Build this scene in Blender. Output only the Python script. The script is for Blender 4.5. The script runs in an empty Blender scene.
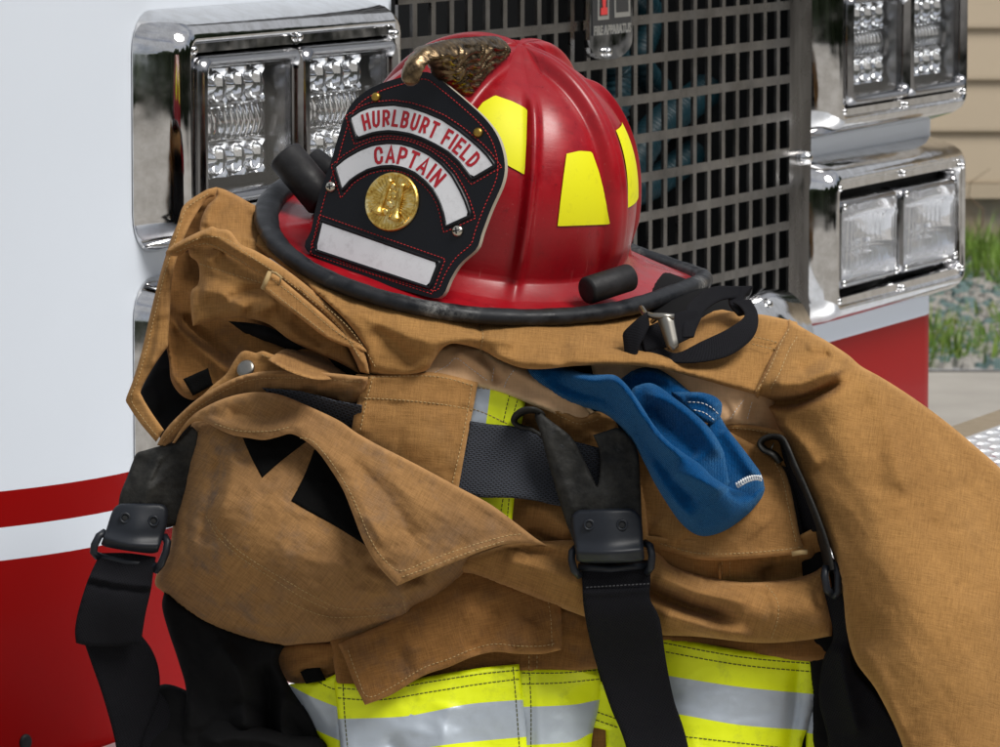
import bpy, bmesh, math, random
import numpy as np
from mathutils import Vector, Matrix
from mathutils.geometry import delaunay_2d_cdt
random.seed(7); rng = np.random.default_rng(7)
S = bpy.context.scene
COL = S.collection
PI = math.pi
# ------------------------------------------------------------------ camera
CAM_H = 1.40; FPX = 5500.0; PITCH = math.atan(558.5/FPX)
CAM = np.array([0, 0, CAM_H])
RIGHT = np.array([1.0, 0, 0]); FWD = np.array([0, math.cos(PITCH), -math.sin(PITCH)]); UPV = np.array([0, math.sin(PITCH), math.cos(PITCH)])
cd = bpy.data.cameras.new('camera'); cam = bpy.data.objects.new('camera', cd); COL.objects.link(cam)
cam.location = CAM; cam.rotation_euler = (PI/2-PITCH, 0, 0)
cd.sensor_width = 36; cd.lens = 36*FPX/1000; cd.clip_start = .1; cd.clip_end = 500
cd.dof.use_dof = True; cd.dof.focus_distance = 4.0; cd.dof.aperture_fstop = 48
S.camera = cam
def W(u, v, D):
    "point seen at photo position (u,v) at distance D along the view axis; arrays ok"
    u = np.asarray(u, float); v = np.asarray(v, float); D = np.asarray(D, float)
    return CAM + FWD*D[..., None] + RIGHT*((u-500)/FPX*D)[..., None] + UPV*((373.5-v)/FPX*D)[..., None]
# ------------------------------------------------------------------ object helpers
def obj(name, verts, faces, mats, parent=None, midx=None, smooth=True, label=None, uv=None, auto=None, attr=None):
    me = bpy.data.meshes.new(name)
    org = np.array(parent_loc(parent)) if parent else np.zeros(3)
    V = np.asarray(verts, float)
    if parent is not None and parent.name in LOCALS: org = np.zeros(3)
    me.from_pydata((V-org).tolist(), [], [list(map(int, f)) for f in faces])
    for m in (mats if isinstance(mats, (list, tuple)) else [mats]): me.materials.append(m)
    if midx is not None: me.polygons.foreach_set('material_index', np.asarray(midx, dtype=np.int32))
    me.polygons.foreach_set('use_smooth', [smooth]*len(me.polygons))
    if uv is not None:
        l = me.uv_layers.new(name='UVMap'); vi = np.zeros(len(me.loops), dtype=np.int32); me.loops.foreach_get('vertex_index', vi)
        l.data.foreach_set('uv', np.asarray(uv, float)[vi].ravel())
    if attr is not None:
        for k, a in attr.items():
            A = me.attributes.new(k, 'FLOAT', 'POINT'); A.data.foreach_set('value', np.asarray(a, float))
    me.update()
    if auto: 
        try: me.set_sharp_from_angle(angle=math.radians(auto))
        except Exception: pass
    o = bpy.data.objects.new(name, me); COL.objects.link(o)
    if parent is not None: o.parent = parent
    if label: o['label'] = label
    return o
def parent_loc(p):
    L = Vector((0, 0, 0))
    while p is not None: L = L + p.location; p = p.parent
    return L
def thing(name, label, cat, loc=(0, 0, 0), group=None):
    o = bpy.data.objects.new(name, None); COL.objects.link(o); o.location = loc
    o.empty_display_size = .05
    o['label'] = label; o['category'] = cat
    if group: o['group'] = group
    return o
def tag(o, label, cat, group=None):
    o['label'] = label; o['category'] = cat
    if group: o['group'] = group
    return o
LOCALS = set()
class MB:
    def __init__(s): s.v = []; s.f = []; s.m = []
    def add(s, V, F, mi=0):
        n = len(s.v); s.v.extend([tuple(map(float, p)) for p in V]); s.f.extend([tuple(int(i)+n for i in f) for f in F]); s.m.extend([mi]*len(F)); return s
    def box(s, P, mi=0):
        "P: function (x,y,z in 0..1) corners -> 8 points order xyz bits"
        s.add(P, [(0,1,3,2),(4,6,7,5),(0,4,5,1),(2,3,7,6),(0,2,6,4),(1,5,7,3)], mi); return s
    def loft(s, rings, closed=True, cap0=False, cap1=False, mi=0):
        n = len(rings[0]); V = [p for r in rings for p in r]; F = []
        for i in range(len(rings)-1):
            for j in range(n if closed else n-1):
                a = i*n+j; b = i*n+(j+1) % n; F.append((a, b, b+n, a+n))
        if cap0: F.append(tuple(range(n))[::-1])
        if cap1: F.append(tuple((len(rings)-1)*n+j for j in range(n)))
        return s.add(V, F, mi)
    def tube(s, pts, r, n=8, cap=True, mi=0):
        P = [np.array(p, float) for p in pts]; m = len(P)
        rs = r if hasattr(r, '__len__') else [r]*m
        rings = []; T0 = None
        for i in range(m):
            t = P[min(i+1, m-1)]-P[max(i-1, 0)]; t = t/(np.linalg.norm(t)+1e-12)
            if T0 is None:
                a = np.array([0, 0, 1.]) if abs(t[2]) < .9 else np.array([1., 0, 0])
                x = np.cross(t, a)
            else: x = x-t*np.dot(x, t)
            x = x/(np.linalg.norm(x)+1e-12); y = np.cross(t, x); T0 = t
            rings.append([P[i]+rs[i]*(x*math.cos(2*PI*k/n)+y*math.sin(2*PI*k/n)) for k in range(n)])
        return s.loft(rings, True, cap, cap, mi)
    def build(s, name, mats, parent=None, **k): return obj(name, s.v, s.f, mats, parent, midx=s.m, **k)
def catmull(P, n=8, closed=False):
    P = np.asarray(P, float); m = len(P); out = []
    for i in range(m if closed else m-1):
        if closed: a, b, c, d = P[(i-1) % m], P[i], P[(i+1) % m], P[(i+2) % m]
        else: a, b, c, d = P[max(i-1, 0)], P[i], P[i+1], P[min(i+2, m-1)]
        for k in range(n):
            t = k/n; out.append(.5*(2*b+(c-a)*t+(2*a-5*b+4*c-d)*t*t+(3*b-a-3*c+d)*t**3))
    if not closed: out.append(P[-1])
    return np.array(out)
def resample(P, d, closed=False):
    P = np.asarray(P, float)
    if closed: P = np.vstack([P, P[:1]])
    s = np.r_[0, np.cumsum(np.linalg.norm(np.diff(P, axis=0), axis=1))]
    n = max(2, int(round(s[-1]/d))); t = np.linspace(0, s[-1], n+1)
    Q = np.stack([np.interp(t, s, P[:, k]) for k in range(P.shape[1])], 1)
    return Q[:-1] if closed else Q
# ------------------------------------------------------------------ materials
class NT:
    def __init__(s, name):
        s.m = bpy.data.materials.new(name); s.m.use_nodes = True; s.t = s.m.node_tree; s.n = s.t.nodes; s.l = s.t.links
        s.b = s.n['Principled BSDF']; s.o = s.n['Material Output']
    def node(s, t, **k):
        n = s.n.new(t)
        for a, v in k.items():
            if a in ('loc',): continue
            if hasattr(n, a) and a not in n.inputs: setattr(n, a, v)
            else: n.inputs[a].default_value = v
        return n
    def link(s, a, b): s.l.new(a, b)
    def set(s, **k):
        for a, v in k.items():
            a = {'Base': 'Base Color', 'Spec': 'Specular IOR Level', 'Coat': 'Coat Weight', 'CoatR': 'Coat Roughness', 'Trans': 'Transmission Weight', 'Sheen': 'Sheen Weight', 'SheenR': 'Sheen Roughness'}.get(a, a)
            if isinstance(v, bpy.types.NodeSocket): s.link(v, s.b.inputs[a])
            else: s.b.inputs[a].default_value = (tuple(v)+(1,) if hasattr(v, '__len__') and len(v) == 3 else v)
        return s
    def coord(s, kind='Object', scale=(1, 1, 1), rot=(0, 0, 0)):
        if kind == 'UV': c = s.node('ShaderNodeTexCoord').outputs['UV']
        else: c = s.node('ShaderNodeTexCoord').outputs[kind]
        mp = s.node('ShaderNodeMapping'); mp.inputs['Scale'].default_value = scale; mp.inputs['Rotation'].default_value = rot
        s.link(c, mp.inputs['Vector']); return mp.outputs[0]
    def noise(s, vec, scale, detail=4, rough=.5, dist=0):
        n = s.node('ShaderNodeTexNoise'); n.inputs['Scale'].default_value = scale; n.inputs['Detail'].default_value = detail
        n.inputs['Roughness'].default_value = rough; n.inputs['Distortion'].default_value = dist; s.link(vec, n.inputs['Vector']); return n.outputs['Fac']
    def ramp(s, fac, stops):
        r = s.node('ShaderNodeValToRGB'); e = r.color_ramp.elements
        while len(e) < len(stops): e.new(.5)
        for x, (p, c) in zip(e, stops): x.position = p; x.color = (tuple(c)+(1,)) if hasattr(c, '__len__') else (c, c, c, 1)
        s.link(fac, r.inputs[0]); return r.outputs[0]
    def mix(s, fac, a, b, mode='MIX'):
        m = s.node('ShaderNodeMix'); m.data_type = 'RGBA'; m.blend_type = mode
        for sock, v in ((m.inputs[0], fac), (m.inputs[6], a), (m.inputs[7], b)):
            if isinstance(v, bpy.types.NodeSocket): s.link(v, sock)
            else: sock.default_value = (tuple(v)+(1,)) if hasattr(v, '__len__') else v
        return m.outputs[2]
    def math(s, op, a, b=0.0):
        m = s.node('ShaderNodeMath'); m.operation = op
        for sock, v in ((m.inputs[0], a), (m.inputs[1], b)):
            if isinstance(v, bpy.types.NodeSocket): s.link(v, sock)
            else: sock.default_value = v
        return m.outputs[0]
    def bump(s, h, strength=.3, dist=.001):
        b = s.node('ShaderNodeBump'); b.inputs['Strength'].default_value = strength; b.inputs['Distance'].default_value = dist
        if isinstance(h, bpy.types.NodeSocket): s.link(h, b.inputs['Height'])
        s.link(b.outputs[0], s.b.inputs['Normal']); return b
M = {}
def mat(name, base, rough=.5, metal=0, **k):
    t = NT(name); t.set(Base=base, Roughness=rough, Metallic=metal, **k); M[name] = t.m; return t
# painted metal of the truck
def paint(name, col):
    t = mat(name, col, .35, 0, Coat=.04, CoatR=.08, Spec=.3, IOR=1.16)
    c = t.coord('Object'); n = t.noise(c, 6, 5, .6); f = t.noise(c, 260, 3, .6)
    t.set(Base=t.mix(t.ramp(n, [(.3, 0), (.8, .12)]), col, [x*.75+.02 for x in col]), Roughness=.4)
    t.bump(t.math('ADD', t.noise(c, 2.2, 2), t.math('MULTIPLY', f, .02)), .05, .02)
paint('white_paint', (.68, .73, .80)); paint('red_paint', (.25, .0012, .0012))
t = mat('chrome', (.72, .72, .73), .06, 1); c = t.coord('Object'); n = t.noise(c, 30, 4, .6)
t.set(Roughness=t.ramp(n, [(.35, .035), (.75, .16)]), Base=t.ramp(t.noise(c, 55, 5, .7), [(.3, (.55, .54, .53)), (.6, (.76, .76, .77))])); t.bump(t.noise(c, 9, 3), .10, .01)
t = mat('dark_chrome', (.30, .30, .31), .14, 1); c = t.coord('Object'); t.set(Roughness=t.ramp(t.noise(c, 60, 4), [(.3, .08), (.8, .3)]))
t = mat('steel', (.52, .49, .46), .32, 1)
c = t.coord('Object', (1, 1, 1)); cs = t.coord('Object', (6, 6, 220))
t.set(Base=t.ramp(t.noise(c, 12, 6, .7), [(.3, (.11, .105, .10)), (.65, (.30, .29, .28))]), Roughness=t.ramp(t.noise(c, 25, 4), [(.3, .25), (.8, .5)]))
t.bump(t.noise(cs, 3, 3), .15, .001)
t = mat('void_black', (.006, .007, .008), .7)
t = mat('rubber_black', (.022, .022, .024), .55, 0, Spec=.25); c = t.coord('Object'); t.set(Base=t.ramp(t.noise(c, 35, 5, .7), [(.35, (.006, .006, .007)), (.75, (.028, .028, .030))]), Roughness=t.ramp(t.noise(c, 80, 4), [(.3, .42), (.8, .75)])); t.bump(t.noise(c, 400, 3), .15, .0006)
t = mat('teal_hose', (.003, .032, .045), .5)
t = NT('lamp_glass'); M['lamp_glass'] = t.m; t.set(Base=(.97, .98, .99), Roughness=.02, Trans=1.0, IOR=1.25)
t = NT('lens_glass'); M['lens_glass'] = t.m; t.set(Base=(.93, .94, .96), Roughness=.07, Trans=.85, IOR=1.4)
t = mat('reflector', (.93, .93, .94), .05, 1)
t = mat('led_optic', (.97, .98, .99), .0, 0, Trans=.97, IOR=1.5)
t = mat('bumper_plate', (.80, .82, .84), .42, .7)
t = mat('dark_steel', (.26, .25, .24), .3, 1); c = t.coord('Object'); t.set(Base=t.ramp(t.noise(t.coord('Object', (1, 1, .2)), 40, 5), [(.3, (.16, .15, .145)), (.7, (.32, .31, .30))]), Roughness=t.ramp(t.noise(c, 30, 4), [(.3, .2), (.8, .42)]))
# ------------------------------------------------------------------ fire truck front (vertical plane running away to the right)
TO = np.array([-0.091, 5.0]); TH = np.array([.370, .929]); TH = TH/np.linalg.norm(TH); TN = np.array([TH[1], -TH[0]])
def T(t, p, z):  # truck face coordinates to world; t along the face, p out of it, z height
    q = TO+TH*t+TN*p; return np.array([q[0], q[1], z])
def px2t(u, v, p=0.0):
    d = FWD+RIGHT*(u-500)/FPX+UPV*(373.5-v)/FPX
    nn = np.array([TN[0], TN[1], 0]); oo = np.array([TO[0], TO[1], 0])+nn*p
    s = np.dot(oo-CAM, nn)/np.dot(d, nn); P = CAM+d*s
    return float(np.dot(P[:2]-TO, TH)), float(P[2])
ZB = CAM_H-.752   # bumper deck
tg0 = px2t(392, 120)[0]; tg1 = px2t(781, 120)[0]; tg2 = px2t(800, 160)[0]
tc0 = -.555; R0 = .42; tc1 = px2t(925, 200)[0]; R1 = .13
truck = thing('fire_truck', 'white fire truck front with red stripes, chrome lamp housings and punched steel grille', 'fire truck', T(.5, 0, 0).tolist())
def plan_left():
    P = []
    for s in np.linspace(-1.6, 0, 5)[:-1]: P.append((tc0-R0, -R0+s))
    for a in np.linspace(PI/2, 0, 20): P.append((tc0-R0*math.sin(a), -R0+R0*math.cos(a)))
    P += [(tc0+.2, 0), (tg0-.002, 0)]
    return P
def plan_right():
    P = [(tg2-.01, 0), (tg2+.3, 0)]
    for a in np.linspace(0, PI/2, 14): P.append((tc1+R1*math.sin(a), -R1+R1*math.cos(a)))
    for s in np.linspace(0, -1.8, 5)[1:]: P.append((tc1+R1, -R1+s))
    return P
# paint levels, measured on the panel: white / red stripe / white stripe / red
zl = [CAM_H-1.5, CAM_H-.590, CAM_H-.5635, CAM_H-.5345, CAM_H+.9]; zmat = [1, 0, 1, 0]
def body(plan):
    V = []; F = []; mi = []; nz = len(zl)
    for (a, b) in plan:
        for z in zl: V.append(T(a, b, z))
    for i in range(len(plan)-1):
        for k in range(nz-1):
            F.append((i*nz+k, (i+1)*nz+k, (i+1)*nz+k+1, i*nz+k+1)); mi.append(zmat[k])
    return V, F, mi
mb = MB()
for pl in (plan_left(), plan_right()):
    V, F, mi = body(pl)
    for f, m_ in zip(F, mi): pass
    n = len(mb.v); mb.v.extend([tuple(p) for p in V]); mb.f.extend([tuple(i+n for i in f) for f in F]); mb.m.extend(mi)
cab = mb.build('cab_body', [M['white_paint'], M['red_paint']], truck)
# engine bay behind the grille
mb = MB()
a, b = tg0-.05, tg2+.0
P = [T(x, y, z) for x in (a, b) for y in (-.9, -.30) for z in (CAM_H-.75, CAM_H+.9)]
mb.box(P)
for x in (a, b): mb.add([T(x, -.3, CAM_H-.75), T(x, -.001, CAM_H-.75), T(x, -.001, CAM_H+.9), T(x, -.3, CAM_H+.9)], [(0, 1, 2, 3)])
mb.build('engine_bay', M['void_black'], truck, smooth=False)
# hoses
def corr(path, r, name, m_):
    P = resample(catmull(path, 10), .0022); mb = MB()
    mb.tube(P, [r*(1+.10*math.sin(i*PI*.55)) for i in range(len(P))], 10); return mb.build(name, m_, truck)
def tz(u, v, p): a, z = px2t(u, v, p); return T(a, p, z)
corr([tz(600, 30, -.10), tz(617, 70, -.1), tz(612, 120, -.1), tz(600, 200, -.12)], .017, 'hose', M['teal_hose'])
corr([tz(740, 60, -.12), tz(700, 95, -.11), tz(655, 130, -.10), tz(625, 175, -.10), tz(590, 215, -.12)], .018, 'hose', M['teal_hose'])
corr([tz(760, 120, -.16), tz(700, 150, -.13), tz(650, 185, -.12), tz(600, 200, -.13)], .016, 'hose', M['teal_hose'])
corr([tz(600, -30, -.15), tz(650, 10, -.15), tz(640, 60, -.15), tz(660, 90, -.15)], .014, 'hose', M['teal_hose'])
mb = MB(); mb.tube([tz(560, 170, -.2), tz(640, 150, -.2), tz(720, 110, -.2), tz(770, 90, -.2)], .03, 14); mb.build('coolant_pipe', M['rubber_black'], truck)
# grille: punched sheet
pt = .0445; pz = .0400; bt = .0105; bz = .0095; pg = .010
_, zrow = px2t(700, 206, pg)   # centre of one horizontal bar measured in the photograph
tt = []; x = tg1
while x > tg0: tt += [x, x-(pt-bt)]; x -= pt
tt = sorted(tt); 
if tt[0] > tg0: tt = [tg0]+tt
zz = []; z = zrow-bz/2-11*pz
while z < CAM_H+.5: zz += [z, z+bz]; z += pz
tt = [a for a in tt]
nt, nz = len(tt), len(zz); t_hole = [(tg1-(tt[i]+tt[i+1])/2) % pt < (pt-bt) for i in range(nt-1)]
def sheet(p, flip):
    V = [T(a, p, z) for a in tt for z in zz]; F = []
    for i in range(nt-1):
        for k in range(nz-1):
            if t_hole[i] and k % 2 == 1: continue
            f = (i*nz+k, (i+1)*nz+k, (i+1)*nz+k+1, i*nz+k+1); F.append(f[::-1] if flip else f)
    return V, F
mb = MB(); V, F = sheet(pg, False); mb.add(V, F); V, F = sheet(pg-.003, True); mb.add(V, F)
for i in range(nt-1):
    for k in range(nz-1):
        if t_hole[i] and k % 2 == 1:
            q = [i*nz+k, (i+1)*nz+k, (i+1)*nz+k+1, i*nz+k+1]; n = nt*nz
            for e in range(4): mb.f.append((q[e], q[(e+1) % 4], q[(e+1) % 4]+n, q[e]+n)); mb.m.append(0)
mb.build('grille', M['steel'], truck, smooth=False)
# stainless strip right of the holes, and its rolled edge
mb = MB(); pr = [(tg1-.0005, pg), (tg1+.045, pg), (tg1+.052, pg+.004), (tg2-.01, pg+.006), (tg2-.004, .004), (tg2-.004, 0)]
rings = [[T(a, b, z) for (a, b) in pr] for z in np.linspace(ZB, CAM_H+.9, 20)]
mb.loft(rings, closed=False); mb.build('grille_surround', M['dark_steel'], truck, auto=30)
mb = MB(); P0 = px2t(793, 157, .0)
def dome(mb, c, ax, r, h, n=12, mi=0):
    ax = np.array(ax)/np.linalg.norm(ax); a = np.array([0, 0, 1.]) if abs(ax[2]) < .9 else np.array([1., 0, 0])
    x = np.cross(ax, a); x /= np.linalg.norm(x); y = np.cross(ax, x)
    rings = []
    for (rr_, hh) in ((1, 0), (1, .3), (.92, .6), (.7, .88), (.35, 1.0)):
        rings.append([np.array(c)+ax*h*hh+(x*math.cos(2*PI*k/n)+y*math.sin(2*PI*k/n))*r*rr_ for k in range(n)])
    mb.loft(rings, True, True, True, mi)
NW = np.array([TN[0], TN[1], 0])
bolt = MB(); dome(bolt, T(P0[0]-.012, .006, P0[1]), NW, .009, .02); bolt.build('bolt', M['chrome'], truck)
# lamp housings -------------------------------------------------------------
def rrect(t0, t1, z0, z1, r, p, n=6):
    pts = []
    for (cx, cz, a0) in ((t1-r, z1-r, 0), (t0+r, z1-r, 90), (t0+r, z0+r, 180), (t1-r, z0+r, 270)):
        for k in range(n+1):
            a = math.radians(a0+90*k/n); pts.append(T(cx+r*math.cos(a), p, cz+r*math.sin(a)))
    return pts
def face_patch(fn, t0, t1, z0, z1, nt_, nz_):
    V = []; F = []
    for i in range(nt_+1):
        for k in range(nz_+1):
            a = i/nt_; b = k/nz_; V.append(T(t0+(t1-t0)*a, fn(a, b), z0+(z1-z0)*b))
    for i in range(nt_):
        for k in range(nz_): q = i*(nz_+1)+k; F.append((q, q+nz_+1, q+nz_+2, q+1))
    return V, F
def housing(name, t0, t1, z0, z1, kind, label):
    h = thing(name, '', '', T((t0+t1)/2, 0, z0).tolist()); del h['label']; del h['category']
    h.parent = truck; h.location = Vector(T((t0+t1)/2, 0, z0))-truck.location; h['label'] = label
    mb = MB()
    spec = [(.024, .0005, .034), (.0235, .004, .034), (.020, .014, .031), (.015, .030, .026), (.009, .039, .020), (.003, .0425, .014), (0, .0428, .012), (-.0025, .0405, .011),
            (-.003, .040, .011), (-.0105, .040, .008), (-.0115, .038, .008), (-.012, .008, .008)]
    rings = [rrect(t0-e, t1+e, z0-e, z1+e, r, p) for (e, p, r) in spec]
    mb.loft(rings[:9], True)
    mb.loft(rings[8:], True, False, False)
    mb.build('bezel', M['chrome'], h, auto=50)
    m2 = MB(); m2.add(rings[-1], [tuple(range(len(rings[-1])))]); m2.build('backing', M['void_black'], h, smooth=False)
    # two lamps
    ti0, ti1, zi0, zi1 = t0+.012, t1-.012, z0+.012, z1-.012; mid = (ti0+ti1)/2
    for k, (a, b) in enumerate(((ti0+.001, mid-.002), (mid+.002, ti1-.001))):
        L = thing('headlamp' if kind == 'led' else 'signal_lamp', '', ''); del L['label']; del L['category']
        L.parent = h; L.location = (0, 0, 0)
        z0_, z1_ = zi0+.001, zi1-.001
        if kind == 'led':
            mb = MB(); fr = [(0, .010, .012), (0, .040, .012), (.002, .047, .012), (.005, .049, .011), (.009, .047, .009), (.011, .040, .008), (.012, .018, .007)]
            mb.loft([rrect(a+e, b-e, z0_+e, z1_-e, r, p) for (e, p, r) in fr], True)
            mb.build('lamp_frame', M['dark_chrome'], L, auto=50)
            la, lb, lz0, lz1 = a+.024, b-.013-.016, z0_+.02, z1_-.014
            # optics: cups in the top and bottom rows, flutes between
            def fn(x, y):
                r_ = int(min(y*3, 2.999)); yy = (y*3) % 1; xx = (x*4) % 1
                if r_ == 1: return .012+.007*abs(math.sin(PI*x*12))+.004*math.sin(PI*yy)
                d = ((xx-.5)**2*1.1+(yy-.5)**2)
                return .010+.030*min(d, .42)+(.010*max(0, 1-d/.06) if d < .06 else 0)
            V, F = face_patch(fn, la, lb, lz0, lz1, 96, 84); m3 = MB(); m3.add(V, F)
            m3.build('led_reflector', M['reflector'], L)
            m4 = MB()
            for r_ in (0, 2):
                for q in range(4):
                    ct = la+(lb-la)*(q+.5)/4; cz = lz0+(lz1-lz0)*(r_+.5)/3; rt = (lb-la)/8*.62; rz = (lz1-lz0)/6*.96
                    rings = [[T(ct+rt*s_*math.cos(w), .016+.013*c_, cz+rz*s_*math.sin(w)) for w in np.linspace(0, 2*PI, 13)[:-1]] for (s_, c_) in ((1, 0), (.93, .4), (.7, .8), (.4, .96), (.1, 1))]
                    m4.loft(rings, True, True, True)
            for q in range(13):
                ct = la+(lb-la)*(q+.5)/13; m4.tube([T(ct, .020, lz0+(lz1-lz0)*.36), T(ct, .023, lz0+(lz1-lz0)*.5), T(ct, .020, lz0+(lz1-lz0)*.64)], .0026, 8)
            for r_ in (1/3, 2/3): m4.tube([T(la, .022, lz0+(lz1-lz0)*r_), T(lb, .022, lz0+(lz1-lz0)*r_)], .0013, 6)
            m4.build('led_optics', M['led_optic'], L)
            m5 = MB(); V, F = face_patch(lambda x, y: .006, a+.008, b-.008, z0_+.008, z1_-.008, 1, 1); m5.add(V, F)
            for q in np.linspace(z0_+.022, z1_-.02, 26): m5.tube([T(lb+.006, .012, q), T(b-.014, .014, q)], .0011, 5)
            m5.build('heat_sink', M['dark_chrome'], L, smooth=False)
            g = MB(); V, F = face_patch(lambda x, y: .0405, a+.0105, b-.0105, z0_+.0105, z1_-.0105, 1, 1); g.add(V, F)
            V, F = face_patch(lambda x, y: .0390, a+.0105, b-.0105, z0_+.0105, z1_-.0105, 1, 1); g.add(V, [f[::-1] for f in F])
            g.build('glass', M['lamp_glass'], L, smooth=False)
        else:
            aa, bb, y0, y1 = a+.006, b-.003, z0_+.006, z1_-.010
            mb = MB(); mb.loft([rrect(aa+e, bb-e, y0+e, y1-e, r, p) for (e, p, r) in ((0, .010, .012), (0, .034, .012), (.002, .037, .011), (.006, .038, .01), (.007, .034, .009))], True)
            mb.build('lamp_frame', M['dark_chrome'], L, auto=50)
            def fn(x, y): return .012+.022*((x-.45)**2+(y-.45)**2)*2
            m3 = MB(); V, F = face_patch(fn, aa+.005, bb-.005, y0+.005, y1-.005, 20, 20); m3.add(V, F); m3.build('reflector', M['reflector'], L)
            def fl(x, y):
                e = min(x, 1-x, y, 1-y); q = math.sin(PI*x*46+1.2*math.sin(y*5))
                bnd = math.sin(y*PI*5.0+1.5*(x-.4)**2*4)
                return .034+.009*min(1, e*9)**.5+(.0008*q*(1 if .2 < y < .85 else .3)+.0018*max(0, bnd)**6)*min(1, e*8)
            V, F = face_patch(fl, aa+.005, bb-.005, y0+.005, y1-.005, 230, 90)
            g = MB(); g.add(V, F); g.build('lens', M['lens_glass'], L)
            bl = MB()
            for (x, y) in ((.5, .42),): 
                c = T(aa+(bb-aa)*x, .026, y0+(y1-y0)*y)
                bl.tube([c-NW*.008, c+NW*.002, c+NW*.008], [.007, .008, .003], 10)
            bl.build('bulb', M['led_optic'], L)
            for (x, y) in ((.06, .07), (.06, .93), (.95, .07)):
                sc_ = MB(); dome(sc_, T(aa+(bb-aa)*x, .038, y0+(y1-y0)*y), NW, .0045, .004, 10); sc_.build('lens_screw', M['chrome'], L)
    for (x, y) in ((t0+.006, z1-.008), (mid, z1-.005), (t1-.008, z1-.010), (t0+.006, z0+.008), (mid, z0+.005), (t1-.008, z0+.010)):
        sc_ = MB(); dome(sc_, T(x, .040, y), NW, .0042, .005, 12); sc_.build('screw', M['chrome'], h)
    return h
zu = (CAM_H-.334, CAM_H-.183); zw = (CAM_H-.543, CAM_H-.402)
def tr(u, v): return px2t(u, v, .042)[0]
l0, l1 = tr(191, 130), tr(399, 110)
housing('lamp_housing', l0, l1, *zu, 'led', 'upper chrome housing beside the helmet, holding two white lamps')
housing('lamp_housing', l0, l1, *zw, 'signal', 'lower chrome housing mostly hidden behind the tan coat')
r0, r1 = tr(843, 60), tr(966, 60)
housing('lamp_housing', r0, r1, *zu, 'led', 'upper chrome housing on the far side of the grille')
housing('lamp_housing', tr(838, 230), tr(964, 230), *zw, 'signal', 'lower chrome housing with two ribbed clear lamps')
# lower right inner chrome corner of the grille surround
mb = MB(); rings = []
for s_ in np.linspace(0, 1, 12):
    c = px2t(722+s_*50, 0, .0)[0]; zt_ = px2t(770, 287+16*abs(s_-.6), .02)[1]
    rings.append([T(c, .008+.045*math.sin(b_*PI/2), zt_-.07*(1-math.cos(b_*PI/2))) for b_ in np.linspace(0, 1, 10)])
mb.loft(rings, closed=False); mb.build('corner_fairing', M['chrome'], truck)
bolt = MB(); q = px2t(767, 305, .03); dome(bolt, T(q[0], .028, q[1]), NW, .007, .008); bolt.build('bolt', M['chrome'], truck)
# maker's plate on the grille
mb = MB(); c0 = px2t(584, 20, .014); c1 = px2t(627, 20, .014); zt = CAM_H+.0; 
ta, tb = c0[0], c1[0]; zbot = px2t(600, 60, .014)[1]; zsh = px2t(584, 40, .014)[1]; ztop = zsh+.15
out = [(ta, zsh), (ta, ztop), (tb, ztop), (tb, zsh-.0)]+[((ta+tb)/2+(tb-ta)/2*math.cos(w), zsh-(zsh-zbot)*math.sin(w)**.8) for w in np.linspace(0, PI, 12)[1:-1]]
out = out[::-1]
front = [T(x, .020, y) for x, y in out]; back = [T(x, .0135, y) for x, y in out]
mb.loft([back, front], True, True, True); plate = mb.build('maker_plate', M['chrome'], truck, smooth=False)
def prism(name, pts, p0, p1, m_, parent):
    mb = MB(); mb.loft([[T(x, p0, y) for x, y in pts], [T(x, p1, y) for x, y in pts]], True, True, True); return mb.build(name, m_, parent, smooth=False)
w_ = tb-ta
mat('plate_black', (.012, .014, .018), .3); mat('plate_red', (.55, .03, .03), .4); mat('plate_silver', (.50, .50, .48), .35, .8)
zfl = zsh+.004
def R_(x0, x1, y0, y1): return [(x0, y0), (x1, y0), (x1, y1), (x0, y1)]
prism('plate_field', R_(ta+.05*w_, tb-.05*w_, zfl, ztop-.006), .0195, .0206, M['plate_black'], plate)
z1_ = px2t(600, 20, .02)[1]
prism('plate_emblem', R_(ta+.16*w_, ta+.42*w_, z1_, ztop-.01), .0203, .0212, M['plate_silver'], plate)
prism('plate_emblem', R_(ta+.20*w_, ta+.38*w_, z1_+.004, ztop-.012), .0208, .0216, M['plate_black'], plate)
prism('plate_emblem', R_(ta+.215*w_, ta+.365*w_, z1_+.005, z1_+.012), .0212, .0221, M['plate_red'], plate)
prism('plate_emblem', [(ta+.26*w_, z1_+.012), (ta+.32*w_, z1_+.012), (ta+.365*w_, z1_+.04), (ta+.215*w_, z1_+.04)], .0212, .0221, M['plate_red'], plate)
prism('plate_emblem', [(ta+.55*w_, z1_+.001), (ta+.92*w_, z1_+.001), (ta+.86*w_, ztop-.02), (ta+.52*w_, ztop-.02)], .0203, .0212, M['plate_silver'], plate)
prism('plate_emblem', [(ta+.59*w_, z1_+.006), (ta+.87*w_, z1_+.006), (ta+.82*w_, ztop-.03), (ta+.56*w_, ztop-.03)], .0208, .0216, M['plate_black'], plate)
def text_mesh(body, size=1.0, xs=1.0, offset=0.0, depth=.0):
    c = bpy.data.curves.new('text', 'FONT'); c.body = body; c.size = size; c.offset = offset; c.extrude = depth; c.align_x = 'CENTER'
    o = bpy.data.objects.new('text_tmp', c); COL.objects.link(o); dg = bpy.context.evaluated_depsgraph_get(); dg.update()
    me = bpy.data.meshes.new_from_object(o.evaluated_get(dg)); V = [(v.co.x*xs, v.co.y, v.co.z) for v in me.vertices]; F = [tuple(p.vertices) for p in me.polygons]
    bpy.data.objects.remove(o); bpy.data.curves.remove(c); bpy.data.meshes.remove(me); return np.array(V), F
V, F = text_mesh('FIRE APPARATUS', .0125, 1.0, .0004, .0004); V[:, 0] *= (.86*w_)/(V[:, 0].max()-V[:, 0].min())
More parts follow.
